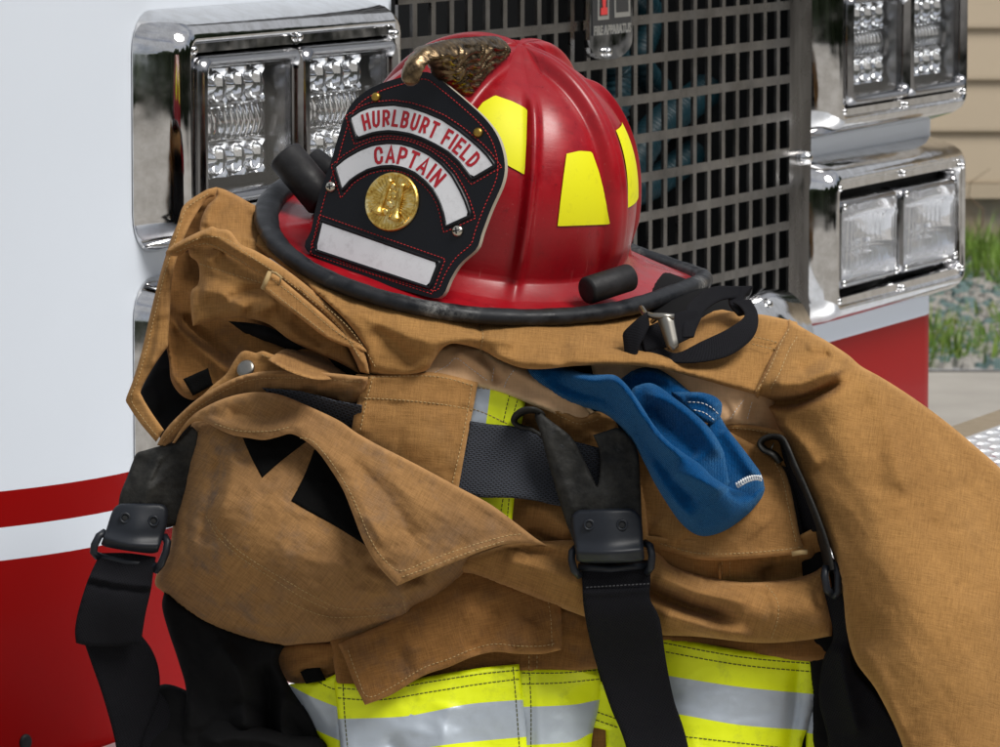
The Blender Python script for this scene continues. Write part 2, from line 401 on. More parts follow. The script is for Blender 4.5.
z2_ = px2t(606, 34, .02)[1]
mb = MB(); mb.add([T((ta+tb)/2+p[0], .0210+p[2], z2_+p[1]) for p in V], F); mb.build('plate_lettering', M['plate_silver'], plate, smooth=False)
mb = MB(); q = px2t(606, 52, .02); dome(mb, T(q[0], .02, q[1]), NW, .005, .006); mb.build('plate_screw', M['chrome'], plate)
# hole low on the left red panel
mb = MB(); q = px2t(20, 738, 0)
# bumper with tread plate deck
def bprism(name, t0, t1, p0, p1, z0, z1, m_, r=.02):
    mb = MB(); rings = []
    pr_ = [(p0, z0), (p1-r, z0), (p1-r*.3, z0+r*.3), (p1, z0+r), (p1, z1-r), (p1-r*.3, z1-r*.3), (p1-r, z1), (p0, z1)]
    for t_ in (t0, t1): rings.append([T(t_, a, b) for a, b in pr_])
    mb.loft(rings, True, True, True); return mb.build(name, m_, truck, smooth=False)
bprism('bumper', -1.15, 2.35, -.05, .72, ZB-.25, ZB-.001, M['chrome'])
tp = MB(); t0, t1, p0, p1 = -1.15, 2.35, 0.004, .70
tp.add([T(t0, p0, ZB), T(t1, p0, ZB), T(t1, p1, ZB), T(t0, p1, ZB)], [(0, 3, 2, 1)])
i = 0; a = -.6
while a < t1:
    b = .02; j = 0
    while b < p1-.01:
        ang = PI/4 if (i+j) % 2 else -PI/4; ca, sa = math.cos(ang)*.011, math.sin(ang)*.011
        n_ = (-sa*.3, ca*.3)
        q = [(a-ca, b-sa), (a+n_[0], b+n_[1]), (a+ca, b+sa), (a-n_[0], b-n_[1])]
        n = len(tp.v); tp.v += [tuple(T(x, y, ZB)) for x, y in q]+[tuple(T(a-ca*.35, b-sa*.35, ZB+.0022)), tuple(T(a+ca*.35, b+sa*.35, ZB+.0022))]
        for f in ((0, 1, 4), (1, 5, 4), (1, 2, 5), (2, 3, 5), (3, 4, 5), (3, 0, 4)): tp.f.append(tuple(n+x for x in f[::-1])); tp.m.append(0)
        b += .024; j += 1
    a += .024; i += 1
tp.build('tread_plate', M['bumper_plate'], truck, smooth=False)
# black hole in the red panel
mb = MB(); q = px2t(25, 740, -.02)
def panel_at(u, v):
    d = FWD+RIGHT*(u-500)/FPX+UPV*(373.5-v)/FPX
    for D in np.linspace(3.6, 5.2, 1600):
        P = CAM+d*D; r_ = P[:2]-TO; t_ = np.dot(r_, TH); p_ = np.dot(r_, TN)
        if t_ < tc0 and ((t_-tc0)**2+(p_+R0)**2) <= R0*R0: 
            nrm = TH*(t_-tc0)+TN*(p_+R0); nrm /= np.linalg.norm(nrm); return P, np.array([nrm[0], nrm[1], 0])
    return CAM+d*4.3, NW
P_, n_ = panel_at(25, 742); dome(mb, P_, n_, .0065, .003, 16); mb.build('rubber_plug', M['rubber_black'], truck)
# wheels so the truck stands on something
for t_ in (-.35, 1.75):
    mb = MB(); rings = []
    for (x, r_) in ((-.15, .30), (-.15, .42), (-.12, .46), (.12, .46), (.15, .42), (.15, .30)):
        rings.append([T(t_+x, -1.25+r_*math.cos(w), .46+r_*math.sin(w)) for w in np.linspace(0, 2*PI, 33)[:-1]])
    mb.loft(rings, True, True, True); mb.build('wheel', M['rubber_black'], truck)
bprism('chassis', -.9, 2.1, -2.2, -.06, .46, .60, M['void_black'])
# ------------------------------------------------------------------ ground, building, verge
def ground_at(v, u=500):
    d = FWD+RIGHT*(u-500)/FPX+UPV*(373.5-v)/FPX; s = -CAM_H/d[2]; return CAM+d*s
def grid(name, x0, x1, y0, y1, z, m_, nx=1, ny=1, fn=None):
    X = np.linspace(x0, x1, nx+1); Y = np.linspace(y0, y1, ny+1)
    V = [(x, y, z+(fn(x, y) if fn else 0)) for x in X for y in Y]
    F = [(i*(ny+1)+k, (i+1)*(ny+1)+k, (i+1)*(ny+1)+k+1, i*(ny+1)+k+1) for i in range(nx) for k in range(ny)]
    o = obj(name, V, F, m_); o['kind'] = 'structure'; return o
t = mat('concrete', (.36, .345, .32), .9); c = t.coord('Object')
t.set(Base=t.mix(t.noise(c, 90, 4, .7), t.ramp(t.noise(c, 1.7, 6, .65), [(.3, (.29, .275, .255)), (.7, (.42, .405, .375))]), (.5, .48, .45), 'OVERLAY')); t.bump(t.noise(c, 120, 4), .3, .004)
t = mat('yellow_line', (.62, .45, .03), .8); c = t.coord('Object'); t.set(Base=t.ramp(t.noise(c, 14, 6, .8), [(.35, (.3, .28, .2)), (.5, (.62, .45, .03))]))
t = mat('gravel_bed', (.30, .29, .28), .95); c = t.coord('Object'); t.set(Base=t.ramp(t.noise(c, 45, 5, .8), [(.35, (.10, .095, .09)), (.6, (.42, .42, .43))]))
t = mat('soil', (.10, .08, .05), 1)
yb = ground_at(249)[1]; yc = ground_at(372, 970)[1]; 
grid('ground', -90, 90, -60, 160, 0, M['concrete'])
grid('gravel_verge', 0.2, 4.6, yc, yb+.02, .004, M['gravel_bed'])
for k, off in enumerate((-.5, .4, 1.3)):
    a = np.array([-.734, -.682+.03*k]); a /= np.linalg.norm(a); s = np.array([-a[1], a[0]]); o0 = np.array([-3.5, 1.6])+s*off*(-1)
    P = [o0+a*.0+s*.045, o0+a*34+s*.045, o0+a*34-s*.045, o0-s*.045]
    o = obj('painted_line', [(p[0], p[1], .004) for p in P], [(0, 1, 2, 3)], M['yellow_line']); o['kind'] = 'structure'
# stones
t = mat('stone', (.30, .285, .26), .9); 
mb = MB(); st = random.Random(4)
for i in range(2600):
    x = st.uniform(1.02, 1.9); y = st.uniform(yc+.03, yb-.3); r_ = st.uniform(.012, .035)
    n = 6; a0 = st.random()*6; V = [(x+r_*math.cos(a0+2*PI*k/n)*st.uniform(.7, 1.2), y+r_*math.sin(a0+2*PI*k/n)*st.uniform(.7, 1.2), .004) for k in range(n)]
    T_ = [(x+(p[0]-x)*.6+st.uniform(-.004, .004), y+(p[1]-y)*.6, .004+r_*st.uniform(.4, .9)) for p in V]
    mb.add(V+T_, [(k, (k+1) % n, (k+1) % n+n, k+n) for k in range(n)]+[tuple(range(n, 2*n))], 0 if st.random() < .6 else 1)
mat('stone_dark', (.11, .17, .165), .9); o = mb.build('gravel', [M['stone'], M['stone_dark']], smooth=False); o['kind'] = 'stuff'; tag(o, 'loose grey gravel stones between the slab and the building', 'gravel')
# grass and weeds
t = mat('grass_blade', (.09, .19, .03), .6); c = t.coord('Object'); t.set(Base=t.ramp(t.noise(c, 9, 3), [(.3, (.07, .15, .012)), (.55, (.15, .26, .025)), (.75, (.28, .26, .06))]), Trans=0.0)
mb = MB(); st = random.Random(11)
clumps = [(st.uniform(1.03, 1.75), st.uniform(yc+.05, yc+1.1), st.uniform(.03, .09)) for _ in range(60)]+[(st.uniform(1.2, 1.8), st.uniform(yb-1.4, yb-.1), st.uniform(.06, .15)) for _ in range(45)]+[(st.uniform(1.0, 1.8), st.uniform(yc, yb), st.uniform(.03, .09)) for _ in range(30)]
for (cx, cy, hh) in clumps:
    for k in range(34):
        a = st.random()*2*PI; r_ = st.random()**.6*hh*.9; bx, by = cx+r_*math.cos(a), cy+r_*math.sin(a); w_ = st.uniform(.001, .0035); hb = hh*st.uniform(.5, 1.2)
        lx, ly = math.cos(a)*hb*st.uniform(.1, .7), math.sin(a)*hb*st.uniform(.1, .7); s = (-math.sin(a*1.7)*w_, math.cos(a*1.7)*w_)
        mb.add([(bx-s[0], by-s[1], 0), (bx+s[0], by+s[1], 0), (bx+lx*.5+s[0]*.8, by+ly*.5+s[1]*.8, hb*.6), (bx+lx*.5-s[0]*.8, by+ly*.5-s[1]*.8, hb*.6), (bx+lx, by+ly, hb)], [(0, 1, 2, 3), (3, 2, 4)])
o = mb.build('grass', M['grass_blade'], smooth=False); o['kind'] = 'stuff'; tag(o, 'weedy green grass growing through the gravel', 'grass')
# dry twigs against the foundation
mat('twig', (.16, .11, .07), .9); mb = MB()
for k in range(9):
    x = 1.25+.09*k; pts = [(x, yb-.12, 0)]; 
    for j in range(1, 7): pts.append((x+st.uniform(-.012, .012)*j+.008*j, yb-.12+st.uniform(-.02, .02), .045*j))
    mb.tube(pts, [.004*(1-j/8) for j in range(7)], 5)
tag(mb.build('dry_weeds', M['twig']), 'thin dry stems leaning against the building foundation', 'weeds')
# building
t = mat('siding', (.56, .46, .33), .7); c = t.coord('Object'); t.set(Base=t.mix(t.noise(c, 3, 5), (.58, .475, .34), (.50, .41, .30))); t.bump(t.noise(t.coord('Object', (2, 2, 60)), 8, 3), .2, .003)
t = mat('foundation', (.40, .33, .25), .9); c = t.coord('Object'); t.set(Base=t.ramp(t.noise(c, 5, 6, .7), [(.3, (.50, .36, .24)), (.55, (.36, .33, .27)), (.75, (.25, .24, .21))])); t.bump(t.noise(c, 20, 5), .5, .01)
bld = thing('building', 'beige lap-sided building on a low rough foundation at the right', 'building', (4, yb, 0))
zs = CAM_H-(185+183)/FPX*yb*.995
lap = .167; mb = MB(); x0, x1 = -1.0, 9.0; z = zs
while z < 4.2:
    mb.add([(x0, yb+.02, z+.012), (x0, yb-.012, z), (x0, yb-.012, z+.012), (x0, yb+.004, z+lap-.002), (x0, yb+.02, z+lap-.002)]+[(x1, yb+.02, z+.012), (x1, yb-.012, z), (x1, yb-.012, z+.012), (x1, yb+.004, z+lap-.002), (x1, yb+.02, z+lap-.002)],
           [(0, 5, 6, 1), (1, 6, 7, 2), (2, 7, 8, 3), (3, 8, 9, 4)]); z += lap
mb.add([(x0, yb+.02, zs), (x1, yb+.02, zs), (x1, yb+.02, 4.2), (x0, yb+.02, 4.2)], [(0, 1, 2, 3)])
mb.add([(x0, yb+.02, zs), (x0, yb+5, zs), (x0, yb+5, 4.2), (x0, yb+.02, 4.2)], [(0, 1, 2, 3)])
mb.build('siding_wall', M['siding'], bld, smooth=False)
mb = MB(); mb.box([(a, b, c_) for a in (x0, x1) for b in (yb+.025, yb+5) for c_ in (0, zs)]); mb.build('foundation', M['foundation'], bld, smooth=False)
mb = MB(); mb.box([(a, b, c_) for a in (x0, x1) for b in (yb-.022, yb+.018) for c_ in (zs-.05, zs-.003)]); mb.build('starter_board', M['siding'], bld, smooth=False)
mb = MB(); mat('roofing', (.12, .11, .10), .9); mb.add([(x0-.3, yb-.5, 4.15), (x1+.3, yb-.5, 4.15), (x1+.3, yb+5, 5.9), (x0-.3, yb+5, 5.9), (x0-.3, yb-.5, 4.27), (x1+.3, yb-.5, 4.27), (x1+.3, yb+5, 6.0), (x0-.3, yb+5, 6.0)], [(0, 1, 5, 4), (4, 5, 6, 7), (0, 3, 2, 1), (0, 4, 7, 3), (1, 2, 6, 5), (2, 3, 7, 6)])
mb.build('roof', M['roofing'], bld, smooth=False)
# ------------------------------------------------------------------ sky and light
w = bpy.data.worlds.new('World'); S.world = w; w.use_nodes = True; nt_ = w.node_tree; N = nt_.nodes; Lk = nt_.links
SUN_EL, SUN_AZ = math.radians(52), math.radians(128)    # azimuth measured from +Y towards +X
sky = N.new('ShaderNodeTexSky'); sky.sky_type = 'NISHITA'; sky.sun_disc = False; sky.sun_elevation = SUN_EL; sky.sun_rotation = SUN_AZ
sky.air_density = 1.0; sky.dust_density = 2.5; sky.ozone_density = 1.0
bg = N['Background']; bg.inputs[1].default_value = .07
tc = N.new('ShaderNodeTexCoord'); mp = N.new('ShaderNodeMapping'); mp.inputs['Scale'].default_value = (1, 1, 2.4); Lk.new(tc.outputs['Generated'], mp.inputs[0])
cn = N.new('ShaderNodeTexNoise'); cn.inputs['Scale'].default_value = 1.6; cn.inputs['Detail'].default_value = 7; cn.inputs['Roughness'].default_value = .55; Lk.new(mp.outputs[0], cn.inputs['Vector'])
cr = N.new('ShaderNodeValToRGB'); cr.color_ramp.elements[0].position = .33; cr.color_ramp.elements[0].color = (.15, .15, .15, 1); cr.color_ramp.elements[1].position = .55; cr.color_ramp.elements[1].color = (1, 1, 1, 1); Lk.new(cn.outputs['Fac'], cr.inputs[0])
mx = N.new('ShaderNodeMix'); mx.data_type = 'RGBA'; Lk.new(cr.outputs[0], mx.inputs[0]); Lk.new(sky.outputs[0], mx.inputs[6]); mx.inputs[7].default_value = (7.5, 7.7, 8.1, 1)
Lk.new(mx.outputs[2], bg.inputs[0])
sd = bpy.data.lights.new('sun', 'SUN'); so = bpy.data.objects.new('sun', sd); COL.objects.link(so); sd.energy = 3.5; sd.angle = math.radians(26); sd.color = (1, .97, .925)
dirv = Vector((math.sin(SUN_AZ)*math.cos(SUN_EL), math.cos(SUN_AZ)*math.cos(SUN_EL), math.sin(SUN_EL)))
so.rotation_euler = dirv.to_track_quat('Z', 'Y').to_euler(); so.location = (3, -2, 6)
# added ring of trees out of view, blocks low sky light and darkens reflections
t = mat('blocker_foliage', (.035, .055, .02), .9); c = t.coord('Object'); t.set(Base=t.ramp(t.noise(c, .8, 6, .7), [(.35, (.010, .018, .007)), (.65, (.05, .08, .025))]))
mb = MB(); wr = random.Random(5); R = []
for i in range(181):
    a = math.radians(-60+i*300/180+90+30); a = math.radians(38+i*284/180); ca, sa = math.sin(a), math.cos(a)
    far = 1+1.4*math.exp(-((math.degrees(a)-222)/38)**2); rr = far*30+3*math.sin(i*.9)+wr.uniform(-1.5, 1.5); hh = (11+2.5*math.sin(i*.37)+wr.uniform(-2, 2))*(1-.62*(far-1)/1.4)
    R.append([np.array([ca*(rr+q), sa*(rr+q)+2, hh*z]) for q, z in ((0, 0), (-1.2, .25), (-1.8, .5), (-1, .75), (.6, .95), (2.5, 1.0), (7, .6), (8, 0))])
mb.loft(R, False); o = mb.build('blocker_trees', M['blocker_foliage']); o['kind'] = 'stuff'; tag(o, 'added ring of dark trees out of view, cutting low sky light', 'blocker_trees')
S.view_settings.view_transform = 'Standard'; S.view_settings.look = 'None'; S.view_settings.exposure = -.1; S.view_settings.gamma = 1
S.render.engine = 'CYCLES'
# ------------------------------------------------------------------ helmet (local: x = wearer's left, y = rear, z = up)
from mathutils.bvhtree import BVHTree
HF = RIGHT*-.52157655+UPV*-.17867522-FWD*.83428596
HL = RIGHT*.83206663+UPV*-.3228295-FWD*.45105015
HU = RIGHT*.18874063+UPV*.92943869-FWD*.31704998
HC = W(478.5, 242.4, 4.0)
HM = np.stack([HL, -HF, HU], 1)
helmet = thing('fire_helmet', 'red traditional firefighter helmet with black front shield resting on the folded coat', 'helmet')
helmet.matrix_world = Matrix.LocRotScale(Vector(HC), Matrix(HM.tolist()), None)
LOCALS.add(helmet.name)
def h_ray(u, v):
    d = FWD+RIGHT*(u-500)/FPX+UPV*(373.5-v)/FPX
    return HM.T@(CAM-HC), HM.T@d/np.linalg.norm(d)
def h_at(u, v, D): return HM.T@(W(u, v, D)-HC)
def h_plane(u, v, q, n):
    o, d = h_ray(u, v); s = np.dot(np.array(q)-o, n)/np.dot(d, n); return o+d*s
AF, AR, BB, HH, Z0 = .112, .107, .1065, .140, .010
def basr(th):
    f = np.cos(th); l = np.sin(th); a = np.where(f > 0, AF, AR); n = 2.15
    return (np.abs(f/a)**n+np.abs(l/BB)**n)**(-1/n)
def shell_pt(th, ph, inner=0.0):
    rb = basr(th)-inner; e = .86
    s = np.sin(ph*PI/2)**e; c = np.cos(ph*PI/2)**.88
    r_ = rb*s; z = Z0+(HH-Z0-inner)*c
    if inner == 0:
        k8 = np.round(th/(PI/4)); dth = (th-k8*PI/4); arc = np.abs(dth)*np.maximum(r_, .004)
        main = (k8.astype(int) % 2 == 0)
        wm = .0085+.0035*ph
        prof = np.clip(1-(arc/wm)**2*.30, 0, 1)*(1/(1+np.exp((arc-wm)/.0013)))
        pd = np.exp(-(arc/.0042)**2)
        sup = 1/(1+np.exp(-(ph-.30)/.03))
        top = 1-np.exp(-(ph/.10)**2); amp = np.where(main, .0115*(prof*top+.83*(1-top))*np.clip(1.15-ph*.35, 0, 1), .0082*pd*sup+.0095*1.12*(1-top))
        amp = np.where(main & (np.round(th/(PI/4)).astype(int) % 8 == 0), amp*.9, amp)
        amp = amp*(1-np.clip((ph-.93)/.07, 0, 1)*.4)
        # seen from the side, each panel is slightly dished between ribs
        lobe = .0045*np.abs(np.sin(4*th))**.8*np.sin(ph*PI)**1.2
        crown = .003*np.exp(-(ph/.3)**2)
        d = amp+lobe+crown
        r_ = r_+d*np.sin(ph*PI/2); z = z+d*np.cos(ph*PI/2)
    return r_, z
BF_, BR_, BS_, DR_ = .1777, .236, .1489, .046
def brim_out(th):
    f = np.cos(th); l = np.sin(th)
    x = BS_*l*(1-.04*np.clip(-f, 0, 1)**1.5); fo = np.where(f > 0, BF_, BR_)*f
    z = -DR_*np.clip(-f, 0, 1)**2-.003*np.clip(f, 0, 1)**2+.004*np.abs(l)**3
    return x, fo, z
NT_, NP = 480, 90
th = np.linspace(0, 2*PI, NT_+1)[:-1]-PI
rings = []
for i in range(1, NP+1):
    ph = np.full_like(th, i/NP); r_, z = shell_pt(th, ph); rings.append(np.stack([r_*np.sin(th), -r_*np.cos(th), z], 1))
bx, bf, bz = brim_out(th); rlast = rings[-1]
outl = np.stack([bx, -bf, bz], 1)
for q in (.04, .1, .2, .35, .5, .65, .8, .92, 1.0):
    P = rlast*(1-q)+outl*q; P[:, 2] = rlast[:, 2]*(1-q)**3+outl[:, 2]*(1-(1-q)**2*.8)+(-.004*math.sin(q*PI)*1); P[:, 2] = np.where(q < 1, P[:, 2], outl[:, 2]); rings.append(P)
for q in (1.0, .6, .2):
    P = rlast*(1-q)+outl*q; P[:, 2] = outl[:, 2]*q+(Z0-.004)*(1-q)-.0035; rings.append(P)
for i in (NP, int(NP*.8), int(NP*.6), int(NP*.4), int(NP*.2), 4):
    ph = np.full_like(th, i/NP); r_, z = shell_pt(th, ph, .006); rings.append(np.stack([r_*np.sin(th), -r_*np.cos(th), z], 1))
mb = MB(); mb.loft(rings, True, False, False)
# apex caps
n0 = 0; mb.v.append((0, 0, float(shell_pt(np.array([0.]), np.array([0.0001]))[1][0]))); ap = len(mb.v)-1
for k in range(NT_): mb.f.append((k, (k+1) % NT_, ap)[::-1]); mb.m.append(0)
mb.f.append(tuple((len(rings)-1)*NT_+k for k in range(NT_))); mb.m.append(0)
t = mat('helmet_red', (.40, .004, .010), .25, 0, Coat=.30, CoatR=.27, Spec=.3); c = t.coord('Object')
n1 = t.noise(c, 28, 6, .7); n2 = t.noise(c, 140, 5, .75); sc_ = t.noise(t.coord('Object', (1, 1, 8)), 70, 4, .7)
soot = t.ramp(t.noise(c, 14, 6, .75), [(.48, 0), (.72, .75)])
t.set(Base=t.mix(t.math('MAXIMUM', t.ramp(n2, [(.60, 0), (.72, .75)]), soot), t.ramp(n1, [(.3, (.20, .002, .007)), (.7, (.42, .004, .011))]), (.10, .004, .006)),
      Roughness=t.ramp(n1, [(.3, .22), (.75, .5)])); t.bump(t.math('ADD', n1, t.math('MULTIPLY', sc_, .5)), .2, .0012)
scr = t.noise(t.coord('Object', (1, 1, .07), (.5, .3, .2)), 420, 3, .7); scr2 = t.noise(t.coord('Object', (.07, 1, 1), (.2, .6, .4)), 420, 3, .7)
msk = t.math('MULTIPLY', t.ramp(t.math('MAXIMUM', scr, scr2), [(.66, 0), (.74, 1)]), t.ramp(t.noise(c, 22, 4, .6), [(.42, 0), (.62, .55)]))
t.set(Base=t.mix(msk, t.b.inputs['Base Color'].links[0].from_socket, (.50, .16, .15)))
shell = mb.build('shell', M['helmet_red'], helmet)
bv = BVHTree.FromPolygons([tuple(v) for v in mb.v], mb.f)
# rubber edge trim
bx, bf, bz = brim_out(np.linspace(0, 2*PI, 241)[:-1])
C_ = np.stack([bx, -bf, bz], 1); mb = MB(); R = []
for i in range(240):
    tn = C_[(i+1) % 240]-C_[i-1]; tn /= np.linalg.norm(tn); up = np.array([0, 0, 1.]); out_ = np.cross(up, tn); out_ /= np.linalg.norm(out_)
    if np.dot(out_, C_[i]) < 0: out_ = -out_
    up = np.cross(tn, out_); up = up*np.sign(up[2])
    jw = 1+.03*math.sin(i*.7)+.02*math.sin(i*1.9)
    ww = .0068*jw*(1+.35*math.exp(-((i-200)/22)**2)); hh = .0056*jw
    R.append([C_[i]-out_*.002+out_*ww*math.copysign(abs(math.cos(a))**.8, math.cos(a))+up*hh*math.copysign(abs(math.sin(a))**.9, math.sin(a)) for a in np.linspace(0, 2*PI, 17)[:-1]])
R.append(R[0]); mb.loft(R, True)
t = mat('trim_rubber', (.03, .033, .037), .5, 0, Spec=.3); c = t.coord('Object')
t.set(Base=t.mix(t.ramp(t.noise(c, 16, 4, .6), [(.55, 0), (.72, 1)]), t.ramp(t.noise(c, 90, 5, .7), [(.3, (.005, .006, .008)), (.7, (.020, .022, .026))]), t.ramp(t.noise(c, 220, 5, .8), [(.4, (.02, .02, .022)), (.66, (.26, .26, .25))])), Roughness=t.ramp(t.noise(c, 90, 4), [(.3, .35), (.7, .65)])); t.bump(t.noise(c, 300, 4), .25, .0008)
mb.build('brim_trim', M['trim_rubber'], helmet)
# decals lying on the shell
def poly_fill(P, d):
    P = resample(P, d, True); n = len(P); x0, y0 = P.min(0); x1, y1 = P.max(0)
    gx, gy = np.meshgrid(np.arange(x0, x1, d), np.arange(y0, y1, d)); G = np.stack([gx.ravel(), gy.ravel()], 1)
    G = G[inside(G, P)]
    if len(G): G = G[dist_poly(G, P, True) > d*.5]
    vs = [Vector(p) for p in np.vstack([P, G]) if True]
    r_ = delaunay_2d_cdt(vs, [(i, (i+1) % n) for i in range(n)], [], 1, 1e-6)
    return np.array([tuple(v) for v in r_[0]]), [tuple(f) for f in r_[2]], n
def inside(G, P):
    x, y = G[:, 0][:, None], G[:, 1][:, None]; a = P; b = np.roll(P, -1, 0)
    c = ((a[:, 1] > y) != (b[:, 1] > y)) & (x < (b[:, 0]-a[:, 0])*(y-a[:, 1])/(b[:, 1]-a[:, 1]+1e-12)+a[:, 0])
    return c.sum(1) % 2 == 1
def dist_poly(G, P, closed=False, side=False):
    a = P if closed else P[:-1]; b = np.roll(P, -1, 0) if closed else P[1:]
    out = np.empty(len(G)); sg = np.empty(len(G)); par = np.empty(len(G)); L = b-a; L2 = (L**2).sum(1)+1e-12
    cum = np.r_[0, np.cumsum(np.sqrt(L2))]
    for s in range(0, len(G), 4000):
        g = G[s:s+4000][:, None, :]-a[None]; t_ = np.clip((g*L).sum(2)/L2, 0, 1); r_ = g-t_[..., None]*L; d = (r_**2).sum(2); k = d.argmin(1); ii = np.arange(len(k))
        out[s:s+4000] = np.sqrt(d[ii, k]); sg[s:s+4000] = np.sign(L[k, 0]*g[ii, k, 1]-L[k, 1]*g[ii, k, 0]); par[s:s+4000] = (cum[k]+t_[ii, k]*np.sqrt(L2[k]))/cum[-1]
    return (out, sg, par) if side else out
def shell_decal(name, P, m_, off=.0009, d=3.0):
    V, F, n = poly_fill(np.array(P, float), d); Q = []
    lastn = None
    for (u, v) in V:
        o, dr = h_ray(u, v); hit, nr, ix, ds = bv.ray_cast(Vector(o), Vector(dr))
        if hit is None: Q.append(Q[-1] if Q else (0, 0, 0)); continue
        if nr.dot(Vector(dr)) > 0: nr = -nr
        Q.append(tuple(hit+nr*off))
    mb = MB(); mb.add(Q, F); return mb.build(name, m_, helmet)
t = mat('lime_vinyl', (.78, .80, .01), .55, 0, Spec=.3); c = t.coord('Object'); t.set(Base=t.mix(t.ramp(t.noise(c, 90, 5, .7), [(.55, 0), (.75, .35)]), (.80, .78, .01), (.40, .38, .03)))
shell_decal('reflective_patch', [(470, 120), (483, 103), (495, 96), (512, 102), (528, 110), (527, 140), (525, 175), (510, 167), (495, 157), (478, 140)], M['lime_vinyl'])
shell_decal('reflective_patch', [(566, 154), (579, 151), (591, 152), (598, 172), (605, 198), (610, 224), (584, 225), (557, 226), (560, 200), (563, 176)], M['lime_vinyl'])
def patch_th(t0, t1, p0, p1):
    V = []; F = []; n = 14
    for i in range(n+1):
        for k in range(n+1):
            ph = np.array([p0+(p1-p0)*k/n]); mid_ = (t0+t1)/2; hw = (t1-t0)/2*(.72+.28*k/n)
            a = np.array([mid_+hw*(2*i/n-1)]); r_, z = shell_pt(a, ph); r_ = r_+.001; V.append((r_[0]*math.sin(a[0]), -r_[0]*math.cos(a[0]), z[0]+.0005))
    for i in range(n):
        for k in range(n): q = i*(n+1)+k; F.append((q, q+n+1, q+n+2, q+1))
    mb = MB(); mb.add(V, F); mb.build('reflective_patch', M['lime_vinyl'], helmet)
for a, b in ((101, 126), (147, 172), (188, 213), (234, 259)): patch_th(math.radians(a), math.radians(b), .50, .80)
# front shield ---------------------------------------------------------------
SB = np.array([0, -.1445, .0035]); STp = np.array([0, -.1000, .1475]); SV = STp-SB; SV /= np.linalg.norm(SV); SN = np.cross(np.array([1., 0, 0]), SV)
if SN[1] > 0: SN = -SN
def sh2(u, v): q = h_plane(u, v, SB, SN)-SB; return np.array([q[0], np.dot(q, SV)])
def shw(s, w_, off=0.0): return SB+np.array([1., 0, 0])*s+SV*w_+SN*(off-.55*s*s)
so_px = [(306, 251), (310, 230), (314, 209), (321, 185), (330, 160), (337, 135), (345, 112), (356, 97), (376, 85), (401, 77), (420, 72), (431, 73), (441, 80), (465, 100), (485, 119), (497, 137), (503, 160), (501, 181), (489, 209), (480, 233), (475, 248), (459, 263), (449, 279), (443, 293), (435, 298), (417, 294), (360, 277)]
so2 = np.array([sh2(*p) for p in so_px]); so2 = resample(catmull(so2, 6, True), .0022, True)
V, F, nb = poly_fill(so2, .004)
shield = thing('front_shield', '', ''); del shield['label']; del shield['category']; shield.parent = helmet; LOCALS.add(shield.name)
def crown(s2): return -.0  
mat('edge_leather', (.42, .38, .30), .9)
t = mat('shield_leather', (.006, .0065, .009), .34, 0, Spec=.3); c = t.coord('Object'); t.set(Roughness=t.ramp(t.noise(c, 60, 4), [(.3, .26), (.7, .42)])); t.bump(t.noise(c, 420, 4, .6), .18, .0006)
P3 = [shw(a, b, 0) for a, b in V]; N3 = [shw(a, b, -.0045) for a, b in V]; n = len(V)
mb = MB(); mb.v = [tuple(p) for p in P3+N3]; 
for f in F: mb.f += [f, tuple(i+n for i in f[::-1])]; mb.m += [0, 0]
# boundary edges
ec = {}
for f in F:
    for i in range(3 if len(f) == 3 else len(f)): e = (f[i], f[(i+1) % len(f)]); ec[tuple(sorted(e))] = ec.get(tuple(sorted(e)), [])+[e]
for k, e in ec.items():
    if len(e) == 1: a, b = e[0]; mb.f.append((b, a, a+n, b+n)); mb.m.append(1)
mb.build('leather_panel', [M['shield_leather'], M['edge_leather']], shield, auto=40)
def sh_poly(name, px, m_, off, th_=.0006, smooth=True, d=.004, raw=False):
    P = np.array(px, float) if raw else np.array([sh2(*p) for p in px])
    V, F, nb = poly_fill(P, d); n = len(V); mb = MB(); mb.v = [tuple(shw(a, b, off)) for a, b in V]+[tuple(shw(a, b, off-th_)) for a, b in V]
    ec = {}
    for f in F:
        mb.f.append(f); mb.m.append(0)
        for i in range(len(f)): e = (f[i], f[(i+1) % len(f)]); ec.setdefault(tuple(sorted(e)), []).append(e)
    for k, e in ec.items():
        if len(e) == 1: a, b = e[0]; mb.f.append((b, a, a+n, b+n)); mb.m.append(0)
    return mb.build(name, m_, shield, smooth=False)
t = mat('white_leather', (.80, .81, .84), .4); c = t.coord('Object'); t.set(Base=t.ramp(t.noise(c, 70, 6, .75), [(.28, (.60, .60, .62)), (.5, (.80, .81, .84))])); t.bump(t.noise(c, 300, 3), .1, .0004)
up_o = [(351, 118), (361, 111.5), (372, 107.6), (393.5, 106), (410, 108.5), (426, 113.6), (442, 120.5), (458, 131), (469, 140), (479, 149), (486, 156.5), (492, 165)]
up_i = [(472, 177), (466, 169), (460, 161), (449, 151), (436, 143.5), (424, 137.5), (411, 133), (400, 131), (389, 130), (380, 130.7), (372, 132), (357, 137)]
cp_o = [(336, 167), (346, 159), (360.5, 151), (374, 146), (388.6, 144.3), (401, 145), (412.7, 148), (428, 155), (440.8, 164.6), (451, 176), (459, 190.7), (464, 202), (468, 214.8)]
cp_i = [(446.8, 224.8), (444.5, 212), (440.8, 200.7), (435, 190), (426.7, 180.6), (416, 172), (404.7, 167), (393, 164.8), (380.6, 165.4), (368, 168.5), (356.5, 174.6), (349, 180), (342.4, 187.9)]
bt_ = [(322.3, 222.8), (436.8, 263), (428, 285.9), (316.3, 249)]
sh_poly('white_band', up_o+up_i, M['white_leather'], .0012); sh_poly('white_band', cp_o+cp_i, M['white_leather'], .0012); sh_poly('name_panel', bt_, M['white_leather'], .0012)
